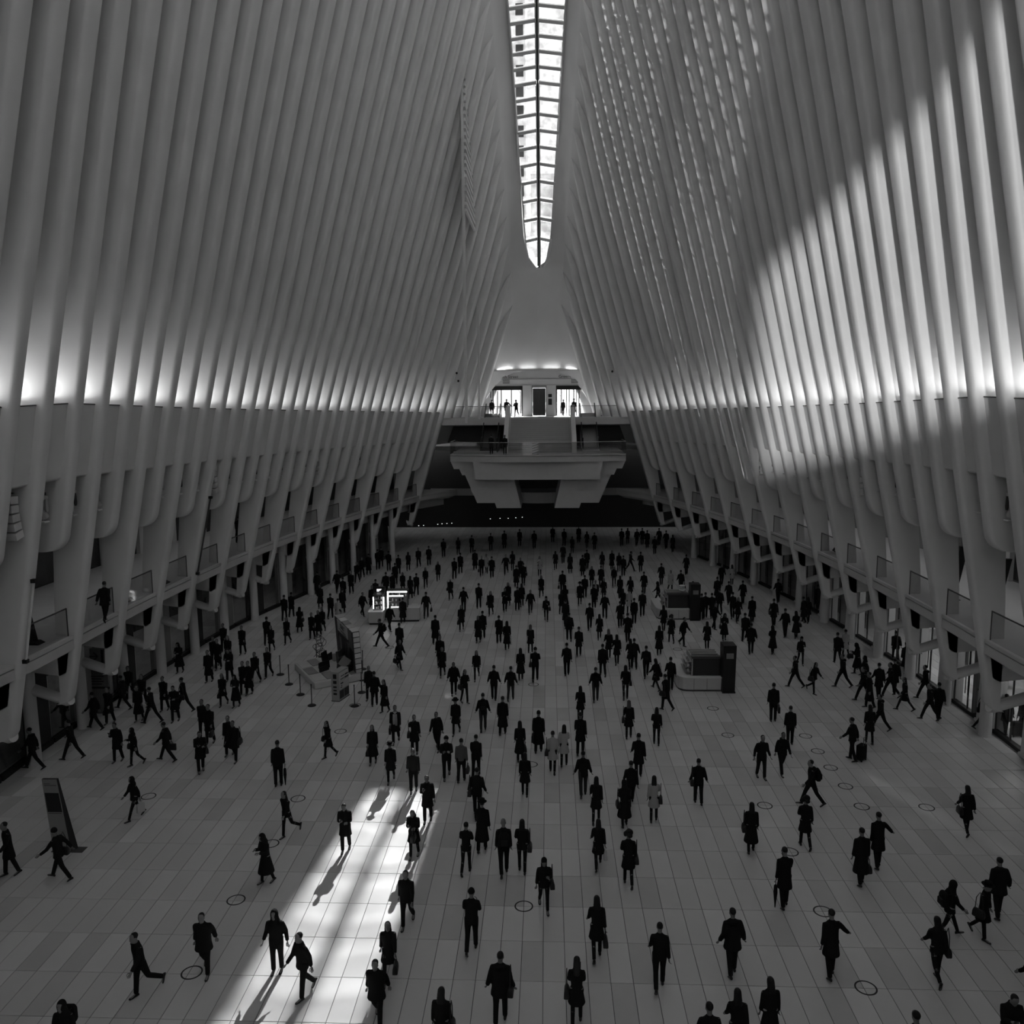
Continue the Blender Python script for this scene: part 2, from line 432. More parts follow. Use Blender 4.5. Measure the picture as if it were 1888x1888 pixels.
o = mb.build('pane_run', glass_roof, window_1); o['kind'] = 'stuff'
# sky portals over the glazing
for Ya in np.linspace(-5, 81, 9)[:-1]:
    Yb = Ya + 10.75; Ym = (Ya + Yb) / 2
    pa, pb = ridge(Ya, 0), ridge(Yb, 0); pm = (pa + pb) / 2
    n = (pb - pa).cross(Vector((-1, 0, 0))).normalized(); n = n if n.z > 0 else -n
    pm = pm + n * (max(0, (ridge(Ym, 0) - pm).dot(n)) + .25)
    l = bpy.data.lights.new('sky_portal', 'AREA'); l.shape = 'RECTANGLE'; l.size = 2 * w_sky(Ym) + .8; l.size_y = (pb - pa).length
    l.cycles.is_portal = True
    o = bpy.data.objects.new('sky_portal', l); COL.objects.link(o); o.location = pm
    yv = (pb - pa).normalized(); zv = n; xv = yv.cross(zv)
    o.matrix_world = Matrix.Translation(pm) @ Matrix((xv, yv, zv)).transposed().to_4x4()
# outside: block added to cut the low sun at the skylight end, pavement and a tower
mb = MB(); mb.b2((-1.6, 89.6, 30.9), (2.6, 90.2, 36.6)); mb.build('wall_added_sun_block', white)['kind'] = 'structure'
mb = MB()  # slatted screen added out of view to cast dotted shade on the ribs
for i in range(62):
    z = 28 + .5 * i
    mb.b2((-6.15, 66, z), (-6.0, 104, z + .24))
for y in (66, 78.6, 91.3, 104): mb.b2((-6.35, y - .15, 12.15), (-6.15, y + .15, 60))
o = mb.build('wall_added_dot_screen', white); o['kind'] = 'structure'
mb = MB(); mb.b2((-220, 87.2, 11.9), (220, 500, 12.15)); struct(mb.build('ground_outside', mat('pavement', .3, .8)))

# ================================================================== REAR, OUTER AND FAR WALLS
def wall_with_hole(name, Y, x0, x1, z0, z1, hx0, hx1, hz0, hz1, th=.4, m_=None):
    mb = MB()
    mb.b2((x0, Y, z0), (hx0, Y + th, z1)); mb.b2((hx1, Y, z0), (x1, Y + th, z1))
    mb.b2((hx0, Y, z0), (hx1, Y + th, hz0)); mb.b2((hx0, Y, hz1), (hx1, Y + th, z1))
    return struct(mb.build(name, m_ or white_s))
wall_rear = wall_with_hole('wall_rear', -6.5, -30, 30, 0, 62, -4.6, 6.2, 19.2, 29.4)
mb = MB(); mb.b2((-4.6, -6.3, 19.2), (6.2, -6.25, 29.4)); struct(mb.build('window_added', glass))  # opening and pane added out of view, cut to shape the west beam
for sd, nm in ((-1, 'outer_left'), (1, 'outer_right')):
    mb = MB(); mb.b2((sd * 27.5, -6.5, 0), (sd * 28, 104, 12.2)); struct(mb.build('wall_' + nm, darkw))
mb = MB(); mb.b2((-28, 103, 0), (28, 103.5, 12.2)); struct(mb.build('wall_far', darkw))
# lid over the low zones outside the hall, so no daylight leaks in
for sd, nm in ((-1, 'ceiling_side_left'), (1, 'ceiling_side_right')):
    mb = MB()
    mb.loft([[(X0(9.7) + sd * (nose(Y, 9.7) + 7.9), Y, 9.9), (X0(9.7) + sd * 30, Y, 9.9)] for Y in SHY], cap=False, closed=False)
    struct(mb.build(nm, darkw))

# ================================================================== MEZZANINES
LONG = [k for k in range(-1, 30) if k % 2 == 1]
MY = sorted(set([-6.0 + 1.8 * i for i in range(48)] + [79.6, 80.6, 81.6, 82.6]))
def mez_off(Y): return nose(Y, ZM) if Y < 78 else nose(78, ZM) - (Y - 78) * .62
def side_profile(name, sd, prof, m_, Ys=MY, parent=None, smooth=False, off=mez_off):
    mb = MB(); mb.loft([[(X0(ZM) + sd * (off(Y) + o_), Y, z) for o_, z in prof] for Y in Ys], cap=True, closed=True)
    return mb.build(name, m_, parent, smooth=smooth)
for sd, nm in ((-1, 'left'), (1, 'right')):
    fl = struct(side_profile('floor_mezzanine_' + nm, sd, [(.17, ZM), (8.2, ZM), (8.2, 4.35), (1.0, 4.35), (.32, 4.62), (.19, 4.66), (.19, 5.02), (.26, 5.03), (.26, 5.06), (.17, 5.07)], lightgrey))
    # shop wall at the back of the mezzanine
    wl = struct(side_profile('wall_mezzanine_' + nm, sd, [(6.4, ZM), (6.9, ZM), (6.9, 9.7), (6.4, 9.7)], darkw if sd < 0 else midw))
    # pier and shop window along the mezzanine
    for i, k in enumerate(LONG[1:]):
        Y = RY(k) - .9
        if Y > 78: continue
        o_ = nose(Y, ZM) + 6.3
        mb = MB(); mb.box((X0(ZM) + sd * o_, Y, 7.4), (.25, .55, 4.4)); mb.build('pier', white_s, wl)
        mb = MB(); mb.box((X0(ZM) + sd * (o_ + .02), Y + 1.8, 6.8), (.06, 2.9, 3.0)); mb.build('shop_pane', black_g if (i + (sd > 0)) % 3 else glass_shop, wl)
        mb = MB(); mb.box((X0(ZM) + sd * o_, Y + 1.8, 8.5), (.2, 3.1, .28)); mb.build('lintel', lightgrey if i % 2 else black, wl)
        area('mezzanine_fill', (X0(ZM) + sd * (nose(Y, ZM) + 3.4), Y + .9, 9.6), .5, (5.0 if sd < 0 else 11.0) * (1 if Y < 60 else .35), (0, 0, -1), spread=120)  # fill lamp added to brighten the gallery floor, no fitting modelled
# balustrades: one bay between each two long ribs
def ordinal(n): return ['first', 'second', 'third', 'fourth', 'fifth', 'sixth', 'seventh', 'eighth', 'ninth', 'tenth', 'eleventh', 'twelfth', 'thirteenth', 'fourteenth', 'fifteenth', 'sixteenth', 'seventeenth', 'eighteenth', 'nineteenth', 'twentieth', 'twenty-first', 'twenty-second', 'twenty-third', 'twenty-fourth', 'twenty-fifth', 'twenty-sixth', 'twenty-seventh', 'twenty-eighth', 'twenty-ninth', 'thirtieth'][n - 1]
for sd, nm in ((-1, 'left'), (1, 'right')):
    for n, k in enumerate(LONG[1:-1]):
        Ya, Yb = RY(k) + .42, RY(k + 2) - .42
        xa, xb = X0(ZM) + sd * (nose(Ya, ZM) + .30), X0(ZM) + sd * (nose(Yb, ZM) + .30)
        t = thing('glass_balustrade', 'glass balustrade with dark handrail, %s bay along the %s gallery' % (ordinal(n + 1), nm), 'balustrade', ((xa + xb) / 2, (Ya + Yb) / 2, ZM), 0, 'glass balustrades of the %s gallery' % nm)
        P = Vector((xb - xa, Yb - Ya, 0)) / 2; nrm = Vector((P.y, -P.x, 0)).normalized() * .012
        mb = MB(); mb.loft([[-P + nrm, P + nrm, P - nrm, -P - nrm], [q + Vector((0, 0, 1.04)) for q in (-P + nrm, P + nrm, P - nrm, -P - nrm)]]); mb.build('pane', glass, t)
        mb = MB(); mb.tube([-P + Vector((0, 0, 1.07)), P + Vector((0, 0, 1.07))], .03, 8); mb.build('handrail', dark, t)
        for q in (-P, P):
            mb = MB(); mb.tube([q, q + Vector((0, 0, 1.05))], .022, 6); mb.build('post', dark, t)

# ================================================================== GROUND FLOOR SHOP FRONTS
def shop_off(sd, Y): return mez_off(Y) + (col_off(Y) + .5 if sd < 0 else 2.75)
for sd, nm in ((-1, 'left'), (1, 'right')):
    ws = struct(side_profile('wall_shops_' + nm, sd, [(.0, 3.7), (.2, 3.7), (.2, 4.4), (.0, 4.4)], white_s, off=lambda Y: shop_off(sd, Y)))
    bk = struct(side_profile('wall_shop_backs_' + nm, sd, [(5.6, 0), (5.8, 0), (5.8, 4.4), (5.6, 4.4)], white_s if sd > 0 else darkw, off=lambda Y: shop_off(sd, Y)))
    for i, k in enumerate(range(1, 27)):
        Y0_, Y1_ = RY(k), RY(k + 1)
        def P(Y, d=0, z=0): return Vector((X0(0) + sd * (shop_off(sd, Y) + d), Y, z))
        if sd > 0:
            if k % 2:      # flat white pier, leaning a little, with its dark foot
                a, b = P(Y0_ + .2), P(Y1_ - .2)
                mb = MB(); mb.loft([[a + Vector((0, 0, .12)), b + Vector((0, 0, .12)), b + Vector((.5, 0, .12)), a + Vector((.5, 0, .12))], [q + Vector((0, 0, 3.75)) for q in (a + Vector((.12, 0, 0)), b + Vector((.12, 0, 0)), b + Vector((.5, 0, 0)), a + Vector((.5, 0, 0)))]])
                mb.build('pier', white_s, ws)
                mb = MB(); mb.loft([[a + Vector((-.10, 0, 0)), b + Vector((-.10, 0, 0)), b + Vector((.5, 0, 0)), a + Vector((.5, 0, 0))], [q + Vector((0, 0, .12)) for q in (a + Vector((-.08, 0, 0)), b + Vector((-.08, 0, 0)), b + Vector((.5, 0, 0)), a + Vector((.5, 0, 0)))]])
                mb.build('pier_foot', white_s, ws)
            else:
                a, b = P(Y0_ - .2, .12), P(Y1_ + .2, .12)
                mb = MB(); mb.loft([[a, b, b + Vector((.03, 0, 0)), a + Vector((.03, 0, 0))], [q + Vector((0, 0, 3.7)) for q in (a, b, b + Vector((.03, 0, 0)), a + Vector((.03, 0, 0)))]]); mb.build('pane', glass_shop, ws)
                mb = MB(); mb.loft([[q + Vector((dx, 0, z)) for q, dx, z in ((a, -.12, 0), (a, .1, 0), (a, .1, .16), (a, -.12, .16))], [q + Vector((dx, 0, z)) for q, dx, z in ((b, -.12, 0), (b, .1, 0), (b, .1, .16), (b, -.12, .16))]]); mb.build('sill', black, ws)
                for f in (.42, .52):
                    q = a.lerp(b, f); mb = MB(); mb.tube([q + Vector((-.07, 0, .8)), q + Vector((-.07, 0, 1.7))], .022, 6); mb.build('door_handle', black, ws)
                for f in (0, .46, 1):
                    q = a.lerp(b, f); mb = MB(); mb.box((q.x, q.y, 1.85), (.06, .05, 3.7)); mb.build('mullion', dark, ws)
        else:
            a, b = P(Y0_ + .05), P(Y1_ - .05)
            if k % 2 == 0: mb = MB(); mb.loft([[a, b, b - Vector((.03, 0, 0)), a - Vector((.03, 0, 0))], [q + Vector((0, 0, 3.7)) for q in (a, b, b - Vector((.03, 0, 0)), a - Vector((.03, 0, 0)))]]); mb.build('pane', glass_shop, ws)
            else:
                mb = MB(); mb.loft([[a, b, b - Vector((.25, 0, 0)), a - Vector((.25, 0, 0))], [q + Vector((0, 0, 3.7)) for q in (a, b, b - Vector((.25, 0, 0)), a - Vector((.25, 0, 0)))]]); mb.build('panel', midw if k % 4 == 1 else darkw, ws)
            mb = MB(); mb.loft([[q + Vector((dx, 0, z)) for q, dx, z in ((a, .1, 0), (a, -.1, 0), (a, -.1, .2), (a, .1, .2))], [q + Vector((dx, 0, z)) for q, dx, z in ((b, .1, 0), (b, -.1, 0), (b, -.1, .2), (b, .1, .2))]]); mb.build('sill', black, ws)
        # shop lighting
        bright = 0
        if sd > 0 and 1 <= k <= 13 and k % 2 == 0: bright = 55 if k <= 10 else 25
        if sd < 0 and k in (8, 12, 16): bright = 9
        if bright: area('shop_ceiling_light', (X0(0) + sd * (shop_off(sd, Y0_) + 2.6), Y0_ + .9, 4.25), 1.2, bright, (0, 0, -1), sy=2.0)
        if sd > 0 and k % 2 == 0 and k <= 12:       # shop furniture: rails with hanging goods and shelves
            c = P(Y0_ + .9, 3.4)
            mb = MB(); mb.box((c.x, c.y, .45), (.5, 1.1, .9)); mb.box((c.x, c.y, .93), (.7, 1.3, .06))
            o = mb.build('display_plinth', dark if k % 4 else lightgrey); tag(o, 'plain display table inside the lit shop, bay %s on the right side' % ordinal(k // 2 + 1), 'table', 'tables inside the lit shops')
            mb = MB()
            for h in (.6, 1.3, 2.0, 2.7): mb.box((X0(0) + sd * (shop_off(sd, Y0_) + 5.35), Y0_ + .9, h), (.4, 2.6, .05))
            for h in (-1.3, 0, 1.3): mb.box((X0(0) + sd * (shop_off(sd, Y0_) + 5.35), Y0_ + .9 + h, 1.4), (.4, .05, 2.8))
            o = mb.build('shop_shelf', dark); tag(o, 'dark open shelf unit on the lit shop back wall, bay %s on the right side' % ordinal(k // 2 + 1), 'shelf', 'shelf units inside the lit shops')
# ================================================================== LIGHT FITTINGS IN THE NICHES
def moving_head(name, kind):
    t = thing(name, 'x', 'light fitting')
    b = MB(); b.box((0, 0, .52), (.34, .26, .10)); b.box((0, .0, .60), (.10, .30, .07)); b.build('clamp', black, t, bevel=.01)
    b = MB(); b.box((0, 0, .40), (.46, .30, .15)); b.build('base_box', steel, t, bevel=.03)
    for s in (-1, 1):
        b = MB(); b.loft([[(s * (.235 + .02 * a), y, z) for a, y in ((-1, -w_), (1, -w_), (1, w_), (-1, w_))] for z, w_ in ((.36, .06), (.2, .075), (0, .08), (-.1, .05))]); b.build('yoke_arm', steel if kind == 'a' else black, t, bevel=.008)
    tl = Matrix.Rotation(math.radians(24 if kind == 'a' else -14), 3, 'X')
    b = MB(); b.lathe([(.10, .26), (.16, .22), (.175, .0), (.165, -.22), (.185, -.26), (.185, -.34), (.15, -.35)], n=18)
    b.v = [tuple(tl @ Vector(v)) for v in b.v]; h = b.build('lamp_head', steel, t, smooth='auto')
    b = MB(); b.lathe([(.148, -.352), (.148, -.356)], n=18); b.v = [tuple(tl @ Vector(v)) for v in b.v]; b.build('lens', black_g, h)
    b = MB(); b.box((0, -.03, -.44), (.46, .30, .05)); b.box((0, .1, -.30), (.03, .03, .3)); b.build('tray', white, t, bevel=.008)
    return t
def line_array(name):
    t = thing(name, 'x', 'loudspeaker')
    for i in range(5):
        tl = Matrix.Rotation(math.radians(4 * i - 4), 3, 'X')
        b = MB(); b.box((0, .03 * i * i * .3, .45 - .29 * i), (.62, .4, .25), tilt=tl); c = b.build('speaker_box', lightgrey, t, bevel=.015)
        b = MB(); b.box((-.33, .03 * i * i * .3, .45 - .29 * i), (.03, .3, .2), tilt=tl); b.build('rigging', black, c)
    b = MB(); b.box((0, 0, .68), (.6, .08, .05)); b.build('fly_bar', dark, t)
    return t
def rod_bar(name):
    t = thing(name, 'x', 'rigging bar')
    b = MB(); b.tube([(0, -.48, .3), (0, .48, .3)], .024, 8); b.build('bar', steel, t)
    b = MB(); b.box((0, 0, .24), (.09, .1, .12)); b.build('clamp', black, t)
    return t
SEQ = {-1: 'CABA--ABACBABABABCA-.BA.....', 1: 'ABA--ABACBABABABCA.BA........'}
SEQ[1] = 'ABAs-ABACBABABABCA..BA......'
protos_f = {}
cnt = {}
for sd, nm in ((-1, 'left'), (1, 'right')):
    for g, c in enumerate(SEQ[sd]):
        if c == '.': continue
        Y = RY(g) + .9; zl = z_led(Y); zc = zl - 2.66 - .95 + (.12 if c == 'C' else 0)
        pos = (X0(zc) + sd * (nose(Y, zc) + .56), Y, zc); kind = {'-': 'r', 's': 'r'}.get(c, c)
        if kind not in protos_f:
            t = {'A': lambda: moving_head('stage_light', 'a'), 'B': lambda: moving_head('stage_light', 'b'), 'C': lambda: line_array('line_array_speaker'), 'r': lambda: rod_bar('rigging_bar')}[kind]()
            protos_f[kind] = t
        else: t = dup(protos_f[kind])
        t.location = pos; t.rotation_euler.z = 0 if sd < 0 else math.pi
        cnt[(sd, kind)] = cnt.get((sd, kind), 0) + 1; n = ordinal(cnt[(sd, kind)])
        what = {'A': 'pale stage light with bright head tilted down', 'B': 'stage light with black yoke arms', 'C': 'stack of five pale loudspeaker boxes', 'r': 'thin empty rigging bar'}[kind]
        t['label'] = '%s, %s from the camera along the %s wall' % (what, n, nm)
        t['group'] = {'A': 'pale stage lights', 'B': 'stage lights with black yokes', 'C': 'line array speakers', 'r': 'empty rigging bars'}[kind] + ' of the %s wall' % nm
# dark leaning display posts on the galleries
dp = None
for i, (px, py, sd, lab) in enumerate([(88, 1187, -1, 'dark slanting display post on the left gallery nearest the camera'), (253, 1108, -1, 'dark slanting display post on the left gallery behind the fifth glass bay'), (319, 1075, -1, 'dark slanting display post farthest along the left gallery'),
                                (1729, 1105, 1, 'dark slanting display post on the right gallery behind the walking man'), (1800, 1136, 1, 'wide black slanting display post on the right gallery nearest the camera')]):
    p = at_z(px, py, ZM); p.x += sd * .55; wd = .34 if i < 4 else .5
    t = thing('display_post', lab, 'display', (p.x, p.y, ZM), 0, 'display posts on the galleries')
    b = MB(); b.loft([[(x + sd * .42 * f, y, z) for x, y in ((-wd / 2, -.07), (wd / 2, -.07), (wd / 2, .07), (-wd / 2, .07))] for f, z in ((0, .05), (1, 2.35))]); b.build('post', black, t)
    b = MB(); b.loft([[(x, y, z) for x, y in ((-w_, -.22), (w_, -.22), (w_, .22), (-w_, .22))] for w_, z in ((.34, 0), (.30, .03), (.16, .10))]); b.build('foot', black, t)
# black pipe on the second near rib of the left wall, and one further on
for k, z0_, z1_, lab in ((1, 5.25, 8.05, 'black capped conduit running up the second rib of the left wall'), (9, 5.3, 9.2, 'thin black capped conduit higher on a middle rib of the left wall')):
    Y = RY(k) + .43
    P = [Vector((X0(z) - nose(Y, z) + .06, Y - .5, z)) for z in (z0_, (z0_ + z1_) / 2, z1_)]
    t = thing('conduit', lab, 'conduit', P[0]); b = MB(); b.tube([p - P[0] for p in P], .045, 8); b.build('pipe', white if k == 1 else dark, t)
    for p in (P[0], P[-1]):
        b = MB(); q = p - P[0]; b.box(q, (.16, .16, .13)); b.build('cap', black, t)

# ================================================================== FAR END: landings, stair, doors
YW = 86.5                                      # door wall
def xat(px, py, Y): return at_y(px, py, Y).x
def zat(px, py, Y): return at_y(px, py, Y).z
# upper landing slab with its fascia, and the dark recess under it
mb = MB(); hw = 9.2
mb.prism([(79.4, ZU), (YW + 14, ZU), (YW + 14, ZU - .9), (83.4, ZU - .9), (80.0, ZU - .72), (79.4, ZU - .66)], XS - hw, XS + hw, axis='x')
floor_landing = struct(mb.build('floor_upper_landing', lightgrey))
mb = MB(); mb.b2((XS - 9.5, 83.2, 9.75), (XS + 9.5, 83.5, ZU - .8)); struct(mb.build('wall_under_landing', mat('shaded_soffit', .12, .8, .1)))  # shade of the recess is put into this dark tone
mb = MB(); mb.b2((XS - 11, 84.0, 8.95), (XS + 11, 84.5, 9.35)); mb.b2((XS - 11, 84.3, 4.4), (XS + 11, 84.5, 5.1)); struct(mb.build('beam_far', lightgrey))
mb = MB(); mb.b2((XS - 22, 92, 0), (XS + 22, 92.4, 11.3)); struct(mb.build('wall_back_of_hall', black))  # black colour stands in for the darkness of the far end
# door wall
xl0, xl1, xr0, xr1 = xat(889, 740, YW), xat(964, 740, YW), xat(1025, 740, YW), xat(1101, 740, YW)
zt = ZU + 3.05
mb = MB()
mb.b2((-11, YW, zt), (9.5, YW + .4, 16.75)); mb.b2((xl1, YW - .5, ZU), (xat(980.6, 740, YW), YW + .4, zt)); mb.b2((xat(1007.6, 740, YW), YW - .5, ZU), (xr0, YW + .4, zt))
mb.b2((xl1, YW - .5, zt), (xr0, YW, 16.72))
mb.b2((-11, YW, ZU), (xl0, YW + .4, zt)); mb.b2((xr1, YW, ZU), (9.5, YW + .4, zt))
wall_end = struct(mb.build('wall_doors', white_s))
for z in (zt + .05, 15.95):
    mb = MB(); mb.b2((xl0, YW - .03, z), (xl1, YW - .0, z + .05)); mb.b2((xr0, YW - .03, z), (xr1, YW, z + .05)); mb.b2((xl1, YW - .53, z), (xr0, YW - .5, z + .05)); mb.build('joint', midw, wall_end)
# closing skin above the door wall (curved end of the roof)
text('Greenwich Street', .42, ((xl0 + xl1) / 2 + .1, YW - .05, 16.2), (math.pi / 2, 0, 0), black, wall_end)
text('Greenwich Street', .42, ((xr0 + xr1) / 2 - .3, YW - .05, 16.2), (math.pi / 2, 0, 0), black, wall_end)
for i, xx in enumerate(((xl0 + xl1) / 2 + .4, (xr0 + xr1) / 2 - .2)):
    t = thing('exit_sign', 'faint EXIT sign plate above the %s glass doors' % ('left', 'right')[i], 'exit sign', (xx, YW - .08, zt + .42), 0, 'exit signs over the doors')
    b = MB(); b.b2((-.34, -.02, -.2), (.34, .02, .2)); b.build('plate', midw, t)
    text('EXIT', .28, (0, -.04, 0), (math.pi / 2, 0, 0), lightgrey, t)
mb = MB(); mb.b2((-11, YW - .6, 0), (9.5, YW + 14, .0))
# uplight ledge over the doors
mb = MB(); mb.b2((-6.2, YW - .55, 16.72), (5.0, YW + .4, 16.84)); mb.build('ledge', white_s, wall_end)
for i in range(4): area('ledge_uplight', (-4.2 + 2.3 * i, YW - .35, 16.9), 1.6, 9.0, (0, -.15, 1), sy=.25)
# two glazed entrances
for n, (xa, xb, bars) in enumerate(((xl0, xl1, (.21, .27, .47, .72)), (xr0, xr1, (.26, .32, .50, .56, .76, .81)))):
    f = MB()
    f.b2((xa, YW, zt - .42), (xb, YW + .2, zt)); f.b2((xa, YW, ZU), (xb, YW + .12, ZU + .06))
    w3 = struct(f.build('door_%d' % (n + 1), black))
    for q in bars:
        x = xa + (xb - xa) * q; b = MB(); b.b2((x - .045, YW + .02, ZU), (x + .045, YW + .14, zt - .4)); b.build('mullion', dark, w3)
    ed = [0] + list(bars) + [1]
    for u, v in zip(ed[:-1], ed[1:]):
        if v - u < .08: continue
        b = MB(); b.b2((xa + (xb - xa) * u + .05, YW + .07, ZU + .08), (xa + (xb - xa) * v - .05, YW + .09, zt - .44)); b.build('pane', glass, w3)
    b = MB(); b.b2((xb - .12 if n == 0 else xa, YW - .02, ZU), (xb if n == 0 else xa + .12, YW + .2, zt)); b.build('jamb', black, w3)
# street outside: pale fronts, trees as bare poles, a parked box
mb = MB(); mb.b2((-60, 215, 12), (-5, 240, 190)); o = struct(mb.build('wall_tower_outside', mat('stone_front', .55, .8, .2)))
wm = MB()
for i in range(14):
    for j in range(36): wm.b2((-58 + 3.9 * i, 214.8, 17 + 4.6 * j), (-56.2 + 3.9 * i, 215.02, 19.6 + 4.6 * j))
q = wm.build('window_band', black_g, o); q['kind'] = 'stuff'
for i, (x, y, h) in enumerate(((-5.6, 96, 7), (-3.1, 101, 7), (1.6, 98, 7), (5.3, 103, 7), (3.4, 110, 7))):
    t = thing('bare_tree', 'thin bare street tree outside the glass doors, %s from the left' % ordinal(i + 1), 'tree', (x, y, 12.15), 0, 'bare trees outside the doors')
    b = MB(); b.tube([(0, 0, 0), (.05, 0, 2.5), (0, .1, 4.5), (.1, 0, h)], [.1, .08, .05, .02], 7); b.build('trunk', dark, t)
    b = MB(); rr = random.Random(i)
    for j in range(16):
        z = 2.0 + rr.random() * 4; an = rr.random() * 6.28; L_ = .6 + rr.random() * .9
        b.tube([(0, 0, z), (L_ * .5 * math.cos(an), L_ * .5 * math.sin(an), z + .4), (L_ * math.cos(an), L_ * math.sin(an), z + .9)], [.03, .02, .008], 4)
    b.build('branches', dark, t)
# lift doors between the entrances
ex0, ex1 = xat(980.6, 740, YW), xat(1007.6, 740, YW)
t = struct(thing('door_3', 'x', 'x', ((ex0 + ex1) / 2, YW - .4, ZU), 0)); del t['category']; t['label'] = 'dark two-leaf lift door with pale lintel strip'
W_ = ex1 - ex0
b = MB(); b.b2((-W_ / 2, .0, 0), (-W_ / 2 + .08, .2, 3.0)); b.b2((W_ / 2 - .08, .0, 0), (W_ / 2, .2, 3.0)); b.b2((-W_ / 2, 0, 2.82), (W_ / 2, .2, 3.05)); b.build('frame', dark, t)
b = MB(); b.b2((-W_ / 2 + .05, -.03, 2.86), (W_ / 2 - .05, .0, 2.98)); b.build('lintel_strip', steel, t)
for s in (-1, 1):
    b = MB(); b.b2((s * .03, .08, .05), (s * (W_ / 2 - .09), .12, 2.8)); b.build('door_leaf', black_g, t)
b = MB(); b.b2((-.03, .05, .05), (.03, .1, 2.8)); b.build('meeting_strip', dark, t)
for i, (a_, c_) in enumerate((((1010.8, 726.5), (1017.5, 732.3)), ((1010.8, 735.2), (1017.6, 746.5)))):
    x0_, x1_ = xat(a_[0], 730, YW), xat(c_[0], 730, YW); z1_, z0_ = zat(1014, a_[1], YW), zat(1014, c_[1], YW)
    b = MB(); b.b2((x0_, YW - .56, z0_), (x1_, YW - .505, z1_)); o = b.build('notice_panel', black, bevel=.02)
    tag(o, ('small black square notice panel beside the lift doors', 'taller black notice panel below the square one beside the lift')[i], 'panel')
# landing balustrades
def rail_run(name, P, label, h=1.07, posts=True, railmat=None, par=None):
    c = (Vector(P[0]) + Vector(P[-1])) / 2
    t = thing(name, label, 'balustrade', c)
    for a, b_ in zip(P[:-1], P[1:]):
        a, b_ = Vector(a) - c, Vector(b_) - c; d = (b_ - a).normalized(); n = Vector((-d.y, d.x, 0)) * .012
        b = MB(); b.loft([[a + n, b_ + n, b_ - n, a - n], [q + Vector((0, 0, h - .03)) for q in (a + n, b_ + n, b_ - n, a - n)]]); b.build('pane', glass, t)
    b = MB(); b.tube([Vector(p) - c + Vector((0, 0, h)) for p in P], .028, 6); b.build('handrail', railmat or dark, t)
    if posts:
        for p in (P[0], P[-1]):
            b = MB(); q = Vector(p) - c; b.tube([q, q + Vector((0, 0, h))], .025, 6); b.build('post', dark, t)
    return t
sL, sR = xat(944, 768, 79.6), xat(1042, 768, 79.6)
rail_run('glass_balustrade', [(xat(834, 747, 79.55), 79.55, ZU), (xat(882, 747, 79.55), 79.55, ZU), (sL - .5, 79.55, ZU)], 'long glass balustrade on the upper landing by the left doors')
rail_run('glass_balustrade', [(sR + .5, 79.55, ZU), (xat(1110, 745, 79.55), 79.55, ZU), (xat(1153, 745, 79.55), 79.55, ZU)], 'long glass balustrade on the upper landing by the right doors')
# half landing
lipP = []
xa, xb = at_y(830, 838, 72.9), at_y(1154, 836, 72.9)
xc, hwL = (xa.x + xb.x) / 2, (xb.x - xa.x) / 2
for i in range(13):
    u = -1 + 2 * i / 12; lipP.append((xc + hwL * u, 72.9 - 1.3 * (1 - u * u)))
def xz(poly, y0, y1, name, m_, par=None):
    b = MB(); b.prism([(xc + x, z) for x, z in poly], y0, y1, axis='y'); return b.build(name, m_, par)
slab = lipP + [(xc + hwL, 82.5), (xc - hwL, 82.5)]
b = MB(); b.prism(slab, ZL - .62, ZL, axis='z'); balc = struct(b.build('floor_half_landing', lightgrey))
b = MB(); sl2 = [(x, y - .05) for x, y in lipP] + [(x, y + .05) for x, y in lipP[::-1]]; b.prism(sl2, ZL - .14, ZL - .11, axis='z'); b.build('shadow_gap', dark, balc)
f1 = hwL
xz([(-f1 + .02, 8.66), (f1 - .02, 8.66), (f1 - .30, 8.0), (-f1 + .30, 8.0)], 72.95, 82, 'soffit', lightgrey, balc)
xz([(-f1 + .75, 8.02), (f1 - .75, 8.02), (f1 - 1.0, 7.46), (-f1 + 1.0, 7.46)], 73.0, 82, 'soffit', lightgrey, balc)
xz([(-f1 + 2.0, 8.68), (f1 - 2.0, 8.68), (f1 - 2.25, 7.12), (-f1 + 2.25, 7.12)], 72.2, 81, 'soffit', lightgrey, balc)
for s in (-1, 1):
    o_ = [(s * 6.35, 7.5), (s * 2.15, 7.5), (s * 1.45, 4.55), (s * 3.6, 4.55), (s * 3.75, 5.0), (s * 5.3, 5.0)]
    xz(o_, 73.2, 80, 'pier', lightgrey, balc)
# little curved balcony between the piers
b = MB(); arc = [(xc + 1.9 * math.sin(q), 79 - .9 * math.cos(q)) for q in [math.radians(a) for a in range(-75, 76, 15)]]
b.prism(arc + [(xc + 1.9, 82), (xc - 1.9, 82)], 4.35, 5.35, axis='z'); b.build('curved_parapet', lightgrey, balc)
# stair
y0s, y1s, NS = 74.6, 79.7, 18
xs0, xs1 = XS - 2.72, XS + 2.9
b = MB()
for i in range(NS):
    y = y0s + (y1s - y0s) * i / NS; z = ZL + (ZU - ZL) * (i + 1) / NS
    b.b2((xs0, y, ZL - .02), (xs1, y1s + .3, z - .025)); b.b2((xs0, y - .03, z - .03), (xs1, y + .3, z))
stair = b.build('stair', mat('stair_stone', .40, .5, .3)); stair['kind'] = 'structure'
for s, x in ((-1, xs0 - .2), (1, xs1 + .2)):
    b = MB(); b.prism([(73.9, ZL), (73.9, ZL + .95), (y1s + .2, ZU + 1.15), (y1s + .6, ZU + 1.15), (y1s + .6, ZU - .6), (75.2, ZL)], x - .2, x + .2, axis='x'); b.build('parapet', white, stair)
    b = MB(); b.tube([(x - s * .3, 74.2, ZL + .9), (x - s * .3, y1s, ZU + .92)], .03, 6); b.build('handrail', steel, stair)
